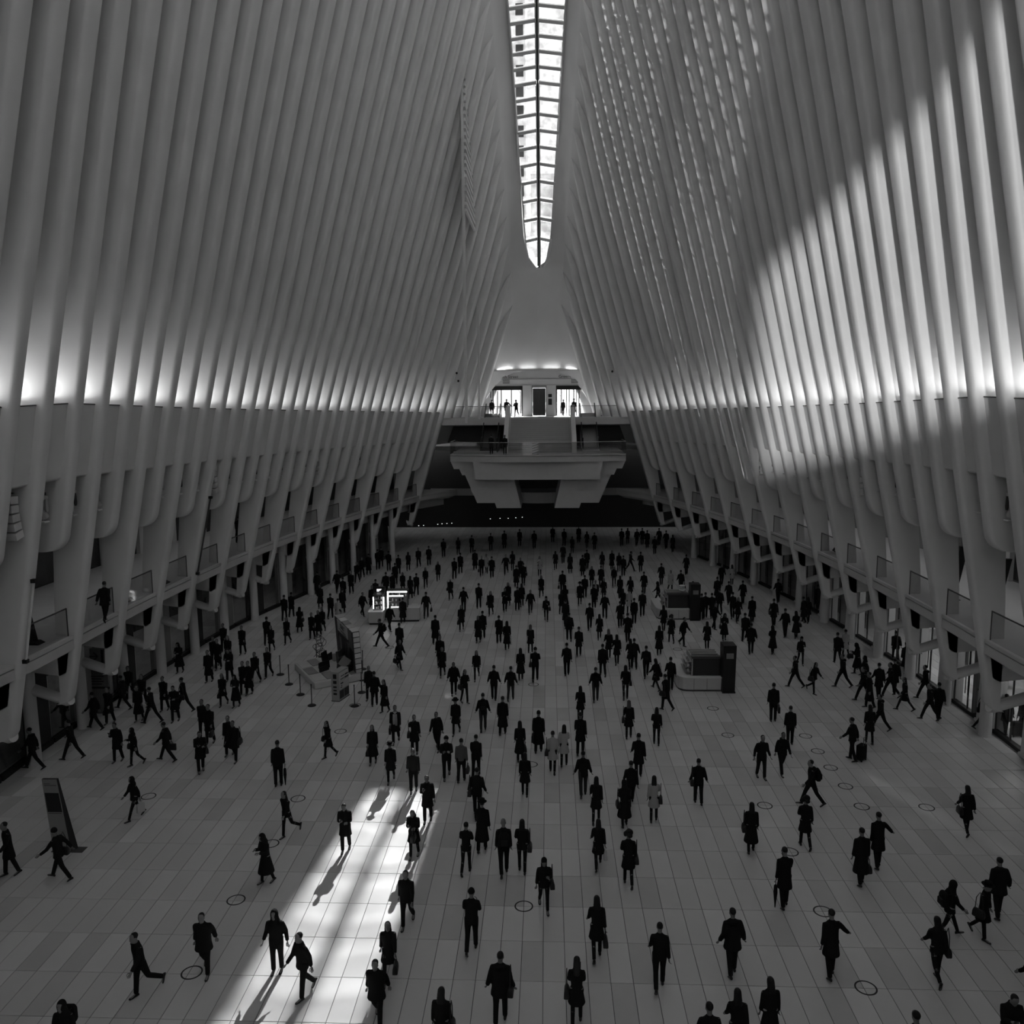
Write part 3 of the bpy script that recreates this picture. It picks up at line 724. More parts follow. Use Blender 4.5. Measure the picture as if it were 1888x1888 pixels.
P = [(x, y + .12, ZL) for x, y in lipP]
rail_run('glass_balustrade', [(P[0][0] + .05, 76.5, ZL)] + P + [(P[-1][0] - .05, 76.5, ZL)], 'curved glass balustrade round the lip of the half landing', h=1.05, posts=False, railmat=steel)
b = MB()
for s, x0_, x1_ in ((-1, -f1 + .25, -3.6), (1, 3.9, f1 - .25)):
    b = MB(); b.b2((xc + x0_, 73.2 if s < 0 else 73.2, ZL), (xc + x1_, 73.9, ZL + .22)); o = b.build('plinth', lightgrey, balc)
# escalators either side
for s, xm in ((-1, xc - 4.4), (1, xc + 4.7)):
    t = thing('escalator', 'dark escalator with steel cladding on the %s of the stair' % ('left' if s < 0 else 'right'), 'escalator', (xm, 76, ZL), 0, 'escalators beside the stair')
    b = MB(); b.prism([(-.5, -.3), (-.5, .25), (1.2, .35), (6.9, 3.3), (7.4, 3.3), (7.4, 2.2), (1.4, -.3)], -.8, .8, axis='x'); b.build('truss', steel if s > 0 else dark, t)
    for q in (-.7, .7):
        b = MB(); b.prism([(-.6, .3), (-.45, 1.15), (1.0, 1.25), (6.9, 4.2), (7.4, 4.2), (7.4, 3.3), (6.9, 3.25), (1.2, .35)], q - .03, q + .03, axis='x'); b.build('balustrade', black_g, t)
        b = MB(); b.tube([(q, -.6, .5), (q, -.62, .9), (q, -.35, 1.2), (q, 1.0, 1.3), (q, 6.9, 4.25), (q, 7.4, 4.25)], .05, 6); b.build('handrail', black, t)
b = MB(); t = thing('striped_board', 'white board with slanting dark stripes standing at the foot of the stair', 'barrier board', at_y(987, 838, 72.3) * 1 + Vector((0, 0, 0)))
t.location.z = ZL
b.b2((-.26, -.02, .02), (.26, .02, 1.02)); b.build('board', white, t)
for i in range(5):
    z = .02 + .21 * i; b = MB(); b.prism([(-.26, z + .02), (.26, z + .17 if z + .17 < 1.02 else 1.02), (.26, min(1.02, z + .26)), (-.26, z + .10)], -.028, -.021, axis='y'); b.build('stripe', dark, t)
b = MB(); b.b2((-.28, -.12, 0), (.28, .12, .03)); b.build('foot', dark, t)
# furled flag on a stand
p = at_y(1112, 767, 84.5)
t = thing('furled_flag', 'tall dark furled flag on a stand by the right doors', 'flag', (p.x, 84.5, ZU))
b = MB(); b.lathe([(.14, .15), (.19, .7), (.15, 1.4), (.10, 2.1), (.05, 2.6), (.02, 2.95)], n=10); b.build('cloth', black, t, smooth=True)
b = MB(); b.lathe([(.25, 0), (.25, .04), (.05, .08), (.025, .2), (.02, 3.0)], n=12); b.build('stand', black, t)
# small cameras on the ribs near the doors
for i, (px, py) in enumerate(((842, 687.5), (859.5, 688.5), (845, 702), (1129, 684.5), (1146, 684), (1142.5, 699))):
    k = (29, 30, 30, 29, 30, 30)[i]; sd = -1 if px < 990 else 1
    p = at_y(px, py, RY(k) - .34)
    t = thing('security_camera', 'small dark camera fixed to a rib, %s of three %s of the doors' % (ordinal(i % 3 + 1), 'left' if sd < 0 else 'right'), 'camera', p, 0, 'small cameras near the doors')
    b = MB(); b.lathe([(.04, .08), (.09, .04), (.1, -.04), (.06, -.12)], n=10); b.build('housing', black, t)
    b = MB(); b.box((0, .1, .02), (.06, .24, .06)); b.build('bracket', black, t)
# lamps low under the gallery at the far left: a string of small bright spots
for i, (px, py) in enumerate(((772, 969.5), (781, 969), (807, 967), (815, 966), (824, 965.5), (833, 965), (904, 957), (922, 956), (937, 956), (951, 955), (963, 954))):
    p = at_y(px, py, 91.97)
    b = MB(); b.lathe([(.05, 0), (.05, .04)], c=(0, 0, 0), n=10); o = b.build('spot_lamp', mat('lamp_glow', .8, emit=1.2)); o.location = p
    tag(o, 'tiny bright lamp in the dark at the far end, %s of a row' % ordinal(i + 1), 'lamp', 'tiny lamps at the dark far end')

# added spot lamp without fitting, stands in for reflected sun on the floor
l = bpy.data.lights.new('added_streak_beam', 'SPOT'); l.energy = 4.0e5; l.spot_size = math.radians(2.6); l.spot_blend = .6; l.shadow_soft_size = .15
o = bpy.data.objects.new('added_streak_beam', l); COL.objects.link(o); o.location = (-9.0, 74.5, 9.2)
o.rotation_euler = (Vector((-9.0, 74.5, 9.2)) - Vector((14.0, 27.6, 0))).to_track_quat('Z', 'Y').to_euler()

# ================================================================== KIOSKS AND FLOOR FURNITURE
def rounded(pts, r, n=5):
    """polygon with some corners rounded: pts = [(x, y, r?)]"""
    out = []; m_ = len(pts)
    for i, p in enumerate(pts):
        a, b, c = Vector(pts[i - 1][:2]), Vector(p[:2]), Vector(pts[(i + 1) % m_][:2])
        rr = p[2] if len(p) > 2 else 0
        if not rr: out.append(tuple(b)); continue
        u, v = (a - b).normalized(), (c - b).normalized(); s = b + u * rr; e = b + v * rr
        for j in range(n + 1):
            t = j / n; out.append(tuple((1 - t) ** 2 * s + 2 * t * (1 - t) * b + t * t * e))
    return out
# ---- curved white counter with dark display case and black pillar
def counter_stall(label, loc, rz):
    t = thing('counter_stall', label, 'stall', loc, rz)
    L = [(-1.05, -.4, .62), (1.0, -.4), (1.0, .35), (-.25, .35, .25), (-.25, 2.6), (-1.05, 2.6, .15)]
    base = rounded(L, 0); 
    def off(poly, d):
        c = Vector((0, 1.0)); return [tuple(Vector(p) + (Vector(p) - c).normalized() * d) for p in poly]
    b = MB(); b.prism(off(base, -.05), 0, .09); b.build('plinth', dark, t)
    b = MB(); b.loft([[(x, y, .09) for x, y in off(base, -.02)], [(x, y, .66) for x, y in base]]); b.build('counter', lightgrey, t)
    b = MB(); b.prism(off(base, .012), .66, .70); b.build('counter_top', white, t)
    for x in (-.3, .32):
        b = MB(); b.b2((x - .006, -.415, .1), (x + .006, -.39, .65)); b.build('joint', dark, t)
    c = MB(); c.b2((-.35, -.12, .70), (1.0, .0, .74)); c.b2((-.35, 1.2, .70), (1.0, 1.3, .74))
    f = c.build('display_case', dark, t)
    b = MB(); b.b2((-.36, -.12, .72), (.99, -.10, 1.55)); b.build('front_pane', mat('tinted_glass', .02, .15, .5), f)
    b = MB(); b.b2((-.38, -.14, .70), (-.33, 1.3, 1.62)); b.build('end_pane', steel, f)
    b = MB(); b.b2((-.38, -.16, 1.55), (1.0, .1, 1.66)); b.build('top_rail', dark, f)
    for y in (.25, .55, .9, 1.2):
        b = MB(); b.b2((-.36, y, 1.50), (1.0, y + .14, 1.6)); b.build('louvre', steel if y > .5 else dark, f)
    b = MB(); b.b2((-.3, .02, .72), (.95, 1.25, 1.48)); b.build('case_body', black, f)
    sh = MB()
    for z in (.85, 1.1, 1.35): sh.b2((-.66, -.05, z), (-.38, 1.25, z + .025))
    s_ = sh.build('end_shelf', steel, t)
    rr = random.Random(3)
    for z in (.875, 1.125, 1.375):
        for i in range(4):
            b = MB(); y = .05 + .3 * i; h = .08 + .08 * rr.random(); b.lathe([(.05, 0), (.06, h * .6), (.035, h), (.03, h + .02)], c=(-.52, y, z), n=8); b.build('jar', white if rr.random() < .6 else midw, s_)
    b = MB(); b.loft([[(1.02, -.62, 0), (1.60, -.62, 0), (1.60, .02, 0), (1.02, .02, 0)], [(1.0, -.70, 2.35), (1.62, -.70, 2.35), (1.62, .06, 2.35), (1.0, .06, 2.35)]]); p = b.build('pillar', black, t, bevel=.02)
    b = MB(); b.b2((1.14, -.715, 1.72), (1.48, -.69, 1.98)); b.build('sign_plate', midw, p)
    b = MB(); b.b2((1.0, -.66, 0), (1.62, .04, .07)); b.build('pillar_foot', black_g, p)
    return t
pA = at_z(1288, 1270); pB = at_z(1240, 1140)
stA = counter_stall('white curved counter stall with black pillar, the nearer of the pair', (pA.x, pA.y, 0), .02)
stB = dup(stA, (pB.x, pB.y, 0), .02, 'white curved counter stall with black pillar, the farther of the pair')
t = thing('bowl_stack', 'stack of pale bowls on top of the farther curved counter stall', 'bowls', (pB.x + .62, pB.y + .35, 1.66))
for i in range(3):
    b = MB(); b.lathe([(.08, .0), (.19, .1), (.2, .13), (.17, .17)], c=(0, 0, i * .13), n=14); b.build('bowl', white, t, smooth=True)
# ---- lit jewellery stall
pl = at_z(716, 1146)
t = thing('lit_stall', 'brightly lit glass showcase stall with white counters', 'stall', (pl.x, pl.y, 0), .06)
glow = mat('showcase_tube', .9, emit=6.0); glow2 = mat('showcase_lit_goods', .8, emit=1.0, noise=0)
for nm2, lo, hi in (('counter', (-.05, -.1, .1), (2.0, .65, .88)), ('wing_counter', (-1.15, -.75, .1), (-.25, .9, .80))):
    b = MB(); b.b2(lo, hi); c = b.build(nm2, lightgrey, t, bevel=.03)
    b = MB(); b.b2((lo[0] + .05, lo[1] + .05, 0), (hi[0] - .05, hi[1] - .05, .1)); b.build('plinth', black, t)
    b = MB(); b.b2((lo[0] - .02, lo[1] - .02, hi[2]), (hi[0] + .02, hi[1] + .02, hi[2] + .03)); b.build('counter_top', white, t)
for nm2, lo, hi in (('showcase', (.0, .0, .91), (1.25, .55, 1.95)), ('wing_showcase', (-.85, -.4, .83), (-.3, .35, 1.75))):
    fr2 = MB(); x0_, y0_, z0_ = lo; x1_, y1_, z1_ = hi
    for x in (x0_, x1_):
        for y in (y0_, y1_): fr2.b2((x - .02, y - .02, z0_), (x + .02, y + .02, z1_))
    fr2.b2((x0_ - .04, y0_ - .04, z1_), (x1_ + .04, y1_ + .04, z1_ + .07)); c = fr2.build(nm2, dark, t)
    for i in range(3):
        z = z0_ + .05 + .32 * i
        b = MB(); b.b2((x0_ + .02, y0_ + .03, z), (x1_ - .02, y1_ - .03, z + .02)); b.build('shelf', steel, c)
        rr = random.Random(i)
        for j in range(6):
            b = MB(); x = x0_ + .1 + (x1_ - x0_ - .2) * j / 5; h = .05 + .12 * rr.random(); b.lathe([(.045, 0), (.05, h), (.02, h + .05)], c=(x, y0_ + .14, z + .02), n=8); b.build('goods', white if rr.random() < .55 else black, c)
    b = MB(); b.b2((x0_, y0_ - .01, z0_), (x1_, y0_ + .0, z1_)); b.build('front_pane', glass, c)
for nm2, lo, hi in (('light_tube', (-.02, -.05, .93), (.05, -.0, 1.97)), ('light_tube', (.0, -.07, 1.90), (1.22, -.02, 1.97)), ('light_tube', (-.26, -.36, .86), (-.19, -.3, 1.68)), ('light_tube', (-.88, -.43, .95), (-.83, -.38, 1.7)), ('light_strip', (.08, -.03, 1.62), (1.0, .03, 1.70)), ('light_strip', (.1, -.04, .93), (.9, .0, .98))):
    b = MB(); b.b2(lo, hi); b.build(nm2, glow if nm2 == 'light_tube' else glow2, t)
b = MB(); b.loft([[(-.95, .5, .83), (-.25, .5, .83), (-.25, .62, .83), (-.95, .62, .83)], [(-.98, .5, 2.15), (-.2, .5, 2.15), (-.2, .66, 2.15), (-.98, .66, 2.15)]]); b.build('back_panel', black, t)
for z, w_ in ((1.98, .3), (1.92, .26), (1.86, .16)):
    b = MB(); b.b2((-.75, .47, z), (-.75 + w_, .5, z + .03)); b.build('sign_stroke', glow2, t)
# ---- giant pop-up book with its small sign
def plane_pt(px, py, z=0): p = at_z(px, py, z); return p
A, B_, C_, D_ = plane_pt(543, 1234), plane_pt(580, 1272), plane_pt(672, 1254), plane_pt(618, 1214)
t = thing('book_display', 'giant open pop-up book display with an upright lettered page', 'display', (A + B_ + C_ + D_) / 4)
o_ = Vector(t.location)
b = MB(); q = [p - o_ for p in (A, B_, C_, D_)]; b.loft([[(p.x, p.y, 0) for p in q], [(p.x, p.y, .34) for p in q]]); b.build('lower_cover', lightgrey, t, bevel=.05)
def lerp3(u, v, z=.345): 
    p = (q[0] * (1 - u) + q[1] * u) * (1 - v) + (q[3] * (1 - u) + q[2] * u) * v; return Vector((p.x, p.y, z))
for i in range(3):
    for j in range(4):
        if i == 1 and j > 0: continue
        u0, u1, v0, v1 = .05 + .31 * i, .33 + .31 * i, .04 + .24 * j, .25 + .24 * j
        b = MB(); b.loft([[lerp3(u, v, .34) for u, v in ((u0, v0), (u1, v0), (u1, v1), (u0, v1))], [lerp3(u, v, .365) for u, v in ((u0, v0), (u1, v0), (u1, v1), (u0, v1))]]); b.build('printed_panel', midw if (i + j) % 2 else lightgrey, t)
rr = random.Random(5)
for i in range(9):
    u, v = .25 + .6 * rr.random(), .3 + .6 * rr.random(); c = lerp3(u, v, .36); hgt = .25 + .55 * v * rr.random()
    b = MB(); b.box((c.x, c.y, .36 + hgt / 2), (.35 + .3 * rr.random(), .06, hgt), rz=.9 + .5 * rr.random(), tilt=Matrix.Rotation(.4 * (rr.random() - .5), 3, 'X')); b.build('pop_up_piece', black if i % 3 else dark, t)
b = MB(); c = lerp3(.8, .72, .36); b.box((c.x, c.y, .85), (.5, .05, .5), rz=.6, tilt=Matrix.Rotation(.7, 3, 'Y')); b.build('tilted_card', midw, t)
# upright page
E0, E1 = plane_pt(624, 1216), plane_pt(657, 1254); E2 = plane_pt(670, 1251)
e0, e1 = E0 - o_, E1 - o_; e0.z = e1.z = 0; th = (E2 - E1); th.z = 0
Hh = 2.45
b = MB(); b.loft([[e0, e1, e1 + th, e0 + th], [p + Vector((-.15, .05, Hh)) for p in (e0, e1, e1 + th, e0 + th)]]); pg = b.build('upright_page', mat('dark_print', .06, .6, .2, noise=.5, scale=4), t)
d_ = (e1 - e0); n_ = Vector((-d_.y, d_.x, 0)).normalized(); n_ = n_ if n_.dot(Vector((-1, -1, 0))) > 0 else -n_
def pgp(u, v, o=.02): return e0 + d_ * u + Vector((-.15 * v, .05 * v, Hh * v)) + n_ * o
def pg_panel(nm2, u0, u1, v0, v1, M, o=.02):
    b = MB(); b.loft([[pgp(u0, v0, 0), pgp(u1, v0, 0), pgp(u1, v1, 0), pgp(u0, v1, 0)], [pgp(u0, v0, o), pgp(u1, v0, o), pgp(u1, v1, o), pgp(u0, v1, o)]]); return b.build(nm2, M, t)
pg_panel('title_panel', .16, .74, .74, .99, mat('title_grey', .6, .6, .2))
for i in range(6): pg_panel('picture_panel', .06 + .15 * i, .19 + .15 * i, .12 + .06 * (i % 3), .68 - .05 * (i % 2), (black, dark, darkw)[i % 3])
pg_panel('picture_panel', .78, .98, .60, .99, dark); pg_panel('picture_panel', .78, .98, .2, .58, darkw)
ang = math.atan2(d_.y, d_.x)
text('ITALY', .34, pgp(.46, .895, .03), (math.pi / 2, 0, ang), black, t)
for i in range(3): pg_panel('print_line', .24 + .1 * i, .62 + .04 * i, .80 - .025 * i, .81 - .025 * i, black, .026)
for i in range(9):                              # side of the page: a ladder of pale plates
    z0_ = Hh * (i + .08) / 9; z1_ = Hh * (i + .9) / 9
    def sp(p, z): return p + Vector((-.15 * z / Hh, .05 * z / Hh, z))
    sn = Vector((th.y, -th.x, 0)).normalized() * .025; sn = sn if sn.y < 0 else -sn
    a, c = e1 + th * .08, e1 + th * .92
    b = MB(); b.loft([[sp(a, z0_), sp(c, z0_), sp(c, z1_), sp(a, z1_)], [sp(a, z0_) + sn, sp(c, z0_) + sn, sp(c, z1_) + sn, sp(a, z1_) + sn]]); b.build('edge_plate', lightgrey if i % 2 else white, t)
for i in range(5):                              # top of the page
    a, c = e0 + d_ * (i / 5 + .01), e0 + d_ * ((i + 1) / 5 - .01); up = Vector((-.15, .05, Hh))
    b = MB(); b.loft([[a + up, c + up, c + th + up, a + th + up], [p + up + Vector((0, 0, .03)) for p in (a, c, c + th, a + th)]]); b.build('top_plate', (lightgrey, white, midw)[i % 3], t)
# wire figure with a small dark box, behind the open cover
p = plane_pt(592, 1222)
t = thing('wire_sculpture', 'looped thin wire figure standing behind the giant book', 'sculpture', p)
b = MB()
for i in range(9):
    z = .35 + .13 * i; r = .12 + .16 * abs(math.sin(i * 1.9)); dx = .10 * math.sin(i * 1.3) - .05
    b.tube([(dx + r * math.cos(a), .1 * math.sin(a * 2), z + r * .75 * math.sin(a)) for a in np.linspace(0, 2 * math.pi, 13)], .014, 5)
b.tube([(.0, 0, .02), (-.08, 0, .5), (.06, 0, 1.0), (-.02, 0, 1.5), (-.12, 0, 1.62)], .016, 5); b.tube([(.1, 0, .6), (.55, .05, .25), (.9, 0, .1)], .014, 5); b.tube([(-.05, 0, .7), (-.4, .05, .3)], .014, 5)
b.build('wire', dark, t)
b = MB(); b.box((.1, -.12, .2), (.34, .26, .40)); b.build('dark_box', black, t, bevel=.01)
b = MB(); b.box((-.35, -.05, .02), (.5, .3, .03)); b.build('base_plate', black, t)
# small printed box sign
S0, S1, S2 = plane_pt(612, 1293), plane_pt(626, 1294), plane_pt(644, 1282)
t = thing('box_sign', 'knee-high printed box sign standing before the giant book', 'sign', S1)
u, v = S0 - S1, S2 - S1; u.z = v.z = 0; Hs = 1.42
b = MB(); b.loft([[(0, 0, .03), u + Vector((0, 0, .03)), u + v + Vector((0, 0, .03)), v + Vector((0, 0, .03))], [Vector(p) + Vector((0, 0, Hs)) for p in ((0, 0, 0), u, u + v, v)]]); b.build('box', mat('sign_grey', .30, .6, .2), t)
b = MB(); b.loft([[p * 1.06 for p in (Vector((0, 0, 0)), u, u + v, v)], [p * 1.06 + Vector((0, 0, .035)) for p in (Vector((0, 0, 0)), u, u + v, v)]]); b.build('base', black, t)
nv = Vector((v.y, -v.x, 0)).normalized() * .012; nu = Vector((-u.y, u.x, 0)).normalized() * .012; nu = nu if nu.y < 0 else -nu
def sign_patch(nm2, e, n, a0, a1, z0_, z1_, M, s_=0):
    b = MB(); P = [e * a0 + Vector((0, 0, z0_)), e * a1 + Vector((0, 0, z0_ + s_)), e * a1 + Vector((0, 0, z1_ + s_)), e * a0 + Vector((0, 0, z1_))]
    b.loft([P, [p + n for p in P]]); b.build(nm2, M, t)
sign_patch('print_panel', v, nv, .04, .97, .55, .95, mat('sign_pale', .5, .6, .2)); sign_patch('print_panel', v, nv, .03, .97, .97, 1.36, mat('sign_pale'  , .5))
for i, (a0, a1, z) in enumerate(((.15, .5, 1.02), (.6, .9, 1.14), (.2, .55, 1.16), (.55, .95, 1.0), (.12, .3, .62), (.15, .4, .8), (.2, .3, .7))):
    sign_patch('print_mark', v, nv * 1.4, a0, a1, z, z + .035 + .03 * (i % 2), black)
sign_patch('print_panel', v, nv, .04, .46, .12, .5, darkw); sign_patch('print_panel', v, nv, .52, .97, .12, .5, darkw)
for z0_, z1_ in ((1.1, 1.32), (.86, 1.0), (.66, .74), (.50, .57), (.32, .42)): sign_patch('print_mark', u, nu, .3, .75, z0_, z1_, black)
# stanchions
pst = None
for i, (px, py, lab) in enumerate(((517, 1244, 'leftmost of the thin posts round the book'), (533, 1262, 'second of the thin posts left of the book cover'), (554, 1281, 'thin post in front of the book cover corner'), (575, 1301, 'thin post nearest the camera left of the box sign'),
                                 (654, 1302, 'thin post with its foot touching a floor cover, right of the box sign'), (667, 1277, 'thin post just right of the box sign and book corner'), (668, 1254, 'thin post against the right edge of the upright page'), (669, 1234, 'thin post behind the right edge of the upright page'), (584, 1222, 'thin post behind the book by the wire figure'))):
    p = at_z(px, py)
    if pst is None:
        pst = t = thing('stanchion', lab, 'post', p, 0, 'thin posts around the giant book')
        b = MB(); b.lathe([(.20, 0), (.20, .02), (.16, .045), (.03, .06)], n=18); b.build('base', black, t)
        b = MB(); b.lathe([(.024, .05), (.024, .97), (.032, .975), (.032, 1.02), (.02, 1.03)], n=10); b.build('post', dark, t)
    else: dup(pst, p, label=lab)
# ---- leaning information totem at the left
p = at_z(118, 1568)
t = thing('info_totem', 'leaning wedge-shaped information totem with grey face and black side', 'totem', p, .0)
b = MB(); b.loft([[(-.30, -.05, 0), (.26, -.05, 0), (.40, .12, 0), (-.16, .12, 0)], [(-.75, .35, 2.2), (-.27, .35, 2.2), (-.25, .42, 2.2), (-.73, .42, 2.2)]]); b.build('wedge', black, t)
def tot(u, z, o): f = z / 2.2; return Vector((-.30 - .45 * f + (.56 - .08 * f) * u, -.05 + .4 * f - o, z))
def tot_panel(nm2, u0, u1, z0_, z1_, M, o=.012):
    b = MB(); b.loft([[tot(u0, z0_, 0), tot(u1, z0_, 0), tot(u1, z1_, 0), tot(u0, z1_, 0)], [tot(u0, z0_, o), tot(u1, z0_, o), tot(u1, z1_, o), tot(u0, z1_, o)]]); return b.build(nm2, M, t)
tot_panel('face_panel', 0, 1, .02, 2.19, mat('totem_grey', .2, .5, .3))
tot_panel('screen', .06, .96, 1.2, 1.78, black, .02)
for z in (1.15, 2.05, 2.0): tot_panel('print_line', .1, .5 if z > 2 else .9, z, z + .02, dark, .018)
b = MB(); b.b2((-.35, -.12, 0), (.65, .2, .02)); b.build('foot_plate', dark, t)
# ---- wall signs seen through the ribs
for sd, px, py, nm2 in ((-1, 172, 1210, 'left'), (1, 1826, 1212, 'right')):
    Yq = 36.0 if sd < 0 else 36.5
    p = at_y(px, py, Yq)
    t = thing('wayfinding_sign', 'dim grey sign board with a black arrow and lines of print behind the %s ribs' % nm2, 'sign', (p.x, p.y, 0))
    b = MB(); b.b2((-.6, 0, 0), (.6, .12, p.z + .35)); b.build('board', mat('sign_board_grey', .16, .6, .2), t)
    a = [(-.22 * sd * -1, 0), (.12 * sd * -1, 0)]; dr = -sd
    b = MB(); zc = p.z
    b.tube([(-.2 * dr, -.02, zc), (.2 * dr, -.02, zc)], .022, 6); b.tube([(.02 * dr, -.02, zc + .18), (.2 * dr, -.02, zc)], .022, 6); b.tube([(.02 * dr, -.02, zc - .18), (.2 * dr, -.02, zc)], .022, 6); b.build('arrow', black, t)
    b = MB(); b.b2((dr * .36, -.03, zc - .4), (dr * .46, 0, zc + .3)); b.build('dark_stripe', black, t)
    for i in range(4):
        b = MB(); z = zc - .95 - .12 * i; b.b2((-.35, -.015, z), (.4 - .1 * (i % 2), 0, z + .04)); b.build('print_line', black, t)
    b = MB(); b.b2((-.45, -.02, zc - 1.5), (.65, 0, zc - 1.42)); b.build('print_line', black, t)

# ================================================================== PEOPLE
cloth_black = mat('black_cloth', .010, .85, .08)
cloth_dark = mat('charcoal_cloth', .018, .85, .1)
cloth_grey = mat('grey_cloth', .07, .9, .1)
cloth_pale = mat('pale_cloth', .30, .9, .1)
denim = mat('dark_denim', .03, .9, .1)
skin = mat('skin', .16, .6, .25)
hair_m = mat('dark_hair', .008, .6, .25)
hair_f = mat('fair_hair', .07, .6, .3)
shoe_m = mat('black_shoe_leather', .01, .45, .3)
leather = mat('black_leather', .012, .45, .3)
pale_bag = mat('pale_bag_fabric', .42, .8, .1)
V = Vector
def rot_x(a): return Matrix.Rotation(math.radians(a), 3, 'X')
def ell(mb, c, r, M=None, n=12, m_=8):
    rings = []
    for i in range(1, m_):
        t = math.pi * i / m_ - math.pi / 2
        rr = [V((r[0] * math.cos(t) * math.cos(2 * math.pi * j / n), r[1] * math.cos(t) * math.sin(2 * math.pi * j / n), r[2] * math.sin(t))) for j in range(n)]
        rings.append([V(c) + (M @ q if M else q) for q in rr])
    return mb.loft(rings)
def oval_tube(mb, secs, n=14):
    """secs: (x, y, z, half width, half depth): stacked level ovals"""
    return mb.loft([[(x + a * math.cos(2 * math.pi * j / n), y + b * math.sin(2 * math.pi * j / n), z) for j in range(n)] for x, y, z, a, b in secs])
def remeshed(mb, vox, name, M, parent, keep=None, extra=None, smooth_it=6):
    me = bpy.data.meshes.new(name); me.from_pydata(mb.v, [], mb.f)
    bm = bmesh.new(); bm.from_mesh(me); bmesh.ops.recalc_face_normals(bm, faces=bm.faces); bm.to_mesh(me); bm.free()
    o = bpy.data.objects.new('tmp', me); COL.objects.link(o)
    r = o.modifiers.new('r', 'REMESH'); r.mode = 'VOXEL'; r.voxel_size = vox
    s = o.modifiers.new('s', 'SMOOTH'); s.factor = .5; s.iterations = smooth_it
    if keep: d = o.modifiers.new('d', 'DECIMATE'); d.ratio = keep
    dg = bpy.context.evaluated_depsgraph_get(); m2 = bpy.data.meshes.new_from_object(o.evaluated_get(dg))
    bpy.data.objects.remove(o); bpy.data.meshes.remove(me)
    if extra:
        bm = bmesh.new(); bm.from_mesh(m2)
        t = bpy.data.meshes.new('t'); t.from_pydata(extra.v, [], extra.f); bm.from_mesh(t); bmesh.ops.recalc_face_normals(bm, faces=bm.faces); bm.to_mesh(m2); bm.free(); bpy.data.meshes.remove(t)
    m2.materials.clear(); m2.materials.append(M); m2.polygons.foreach_set('use_smooth', [True] * len(m2.polygons))
    return link(name, m2, parent)
def hand(mb, ex, w_, d, side, curl=35, thumb=V((0, 1, 0))):
    """palm (into mb) and five bent fingers (into ex) from wrist w_ along d"""
    d = d.normalized(); th = (thumb - d * thumb.dot(d)).normalized(); nrm = d.cross(th).normalized() * side
    pc = w_ + d * .05
    rings = [[w_ + d * t + th * (hw_ * math.cos(q)) + nrm * (.014 * math.sin(q)) for q in [2 * math.pi * j / 8 for j in range(8)]] for t, hw_ in ((-.01, .026), (.03, .036), (.07, .042), (.095, .038))]
    mb.loft(rings)
    for i, (u, L) in enumerate(((.030, .070), (.010, .080), (-.010, .074), (-.029, .056))):
        p = w_ + d * .085 + th * u; P = [p]; a = 0; dd = d.copy()
        for f in (.42, .32, .26):
            a += curl * (.6 + .15 * i); q = Matrix.Rotation(-math.radians(a) * side, 3, th) @ d; P.append(P[-1] + q * (L * f))
        ex.tube(P, [.0105, .0095, .009, .007], 6)
    p = w_ + d * .03 + th * .03; ex.tube([p, p + (d * .6 + th * .7) * .035, p + (d * .9 + th * .55) * .065, p + (d * 1.1 + th * .2 ) * .085], [.013, .012, .010, .008], 6)
PROTO = {}
def leg_chain(hx, thigh, knee, ank, hz):
    h = V((hx, 0, hz)); k = h + rot_x(thigh) @ V((0, 0, -.44)); a = k + rot_x(thigh - knee) @ V((0, 0, -.42)); foot = thigh - knee + ank
    return h, k, a, foot
POSES = {   # (front thigh, knee, ankle), (rear thigh, knee, ankle) : right leg first
    'A': ((10, 4, -6), (-14, 26, -10)), 'B': ((25, 6, -12), (-22, 14, 4)), 'C': ((8, 3, -5), (-20, 36, -14)), 'S': ((3, 2, -1), (-3, 2, 1)), 'T': ((10, 5, -5), (-9, 10, 0))}
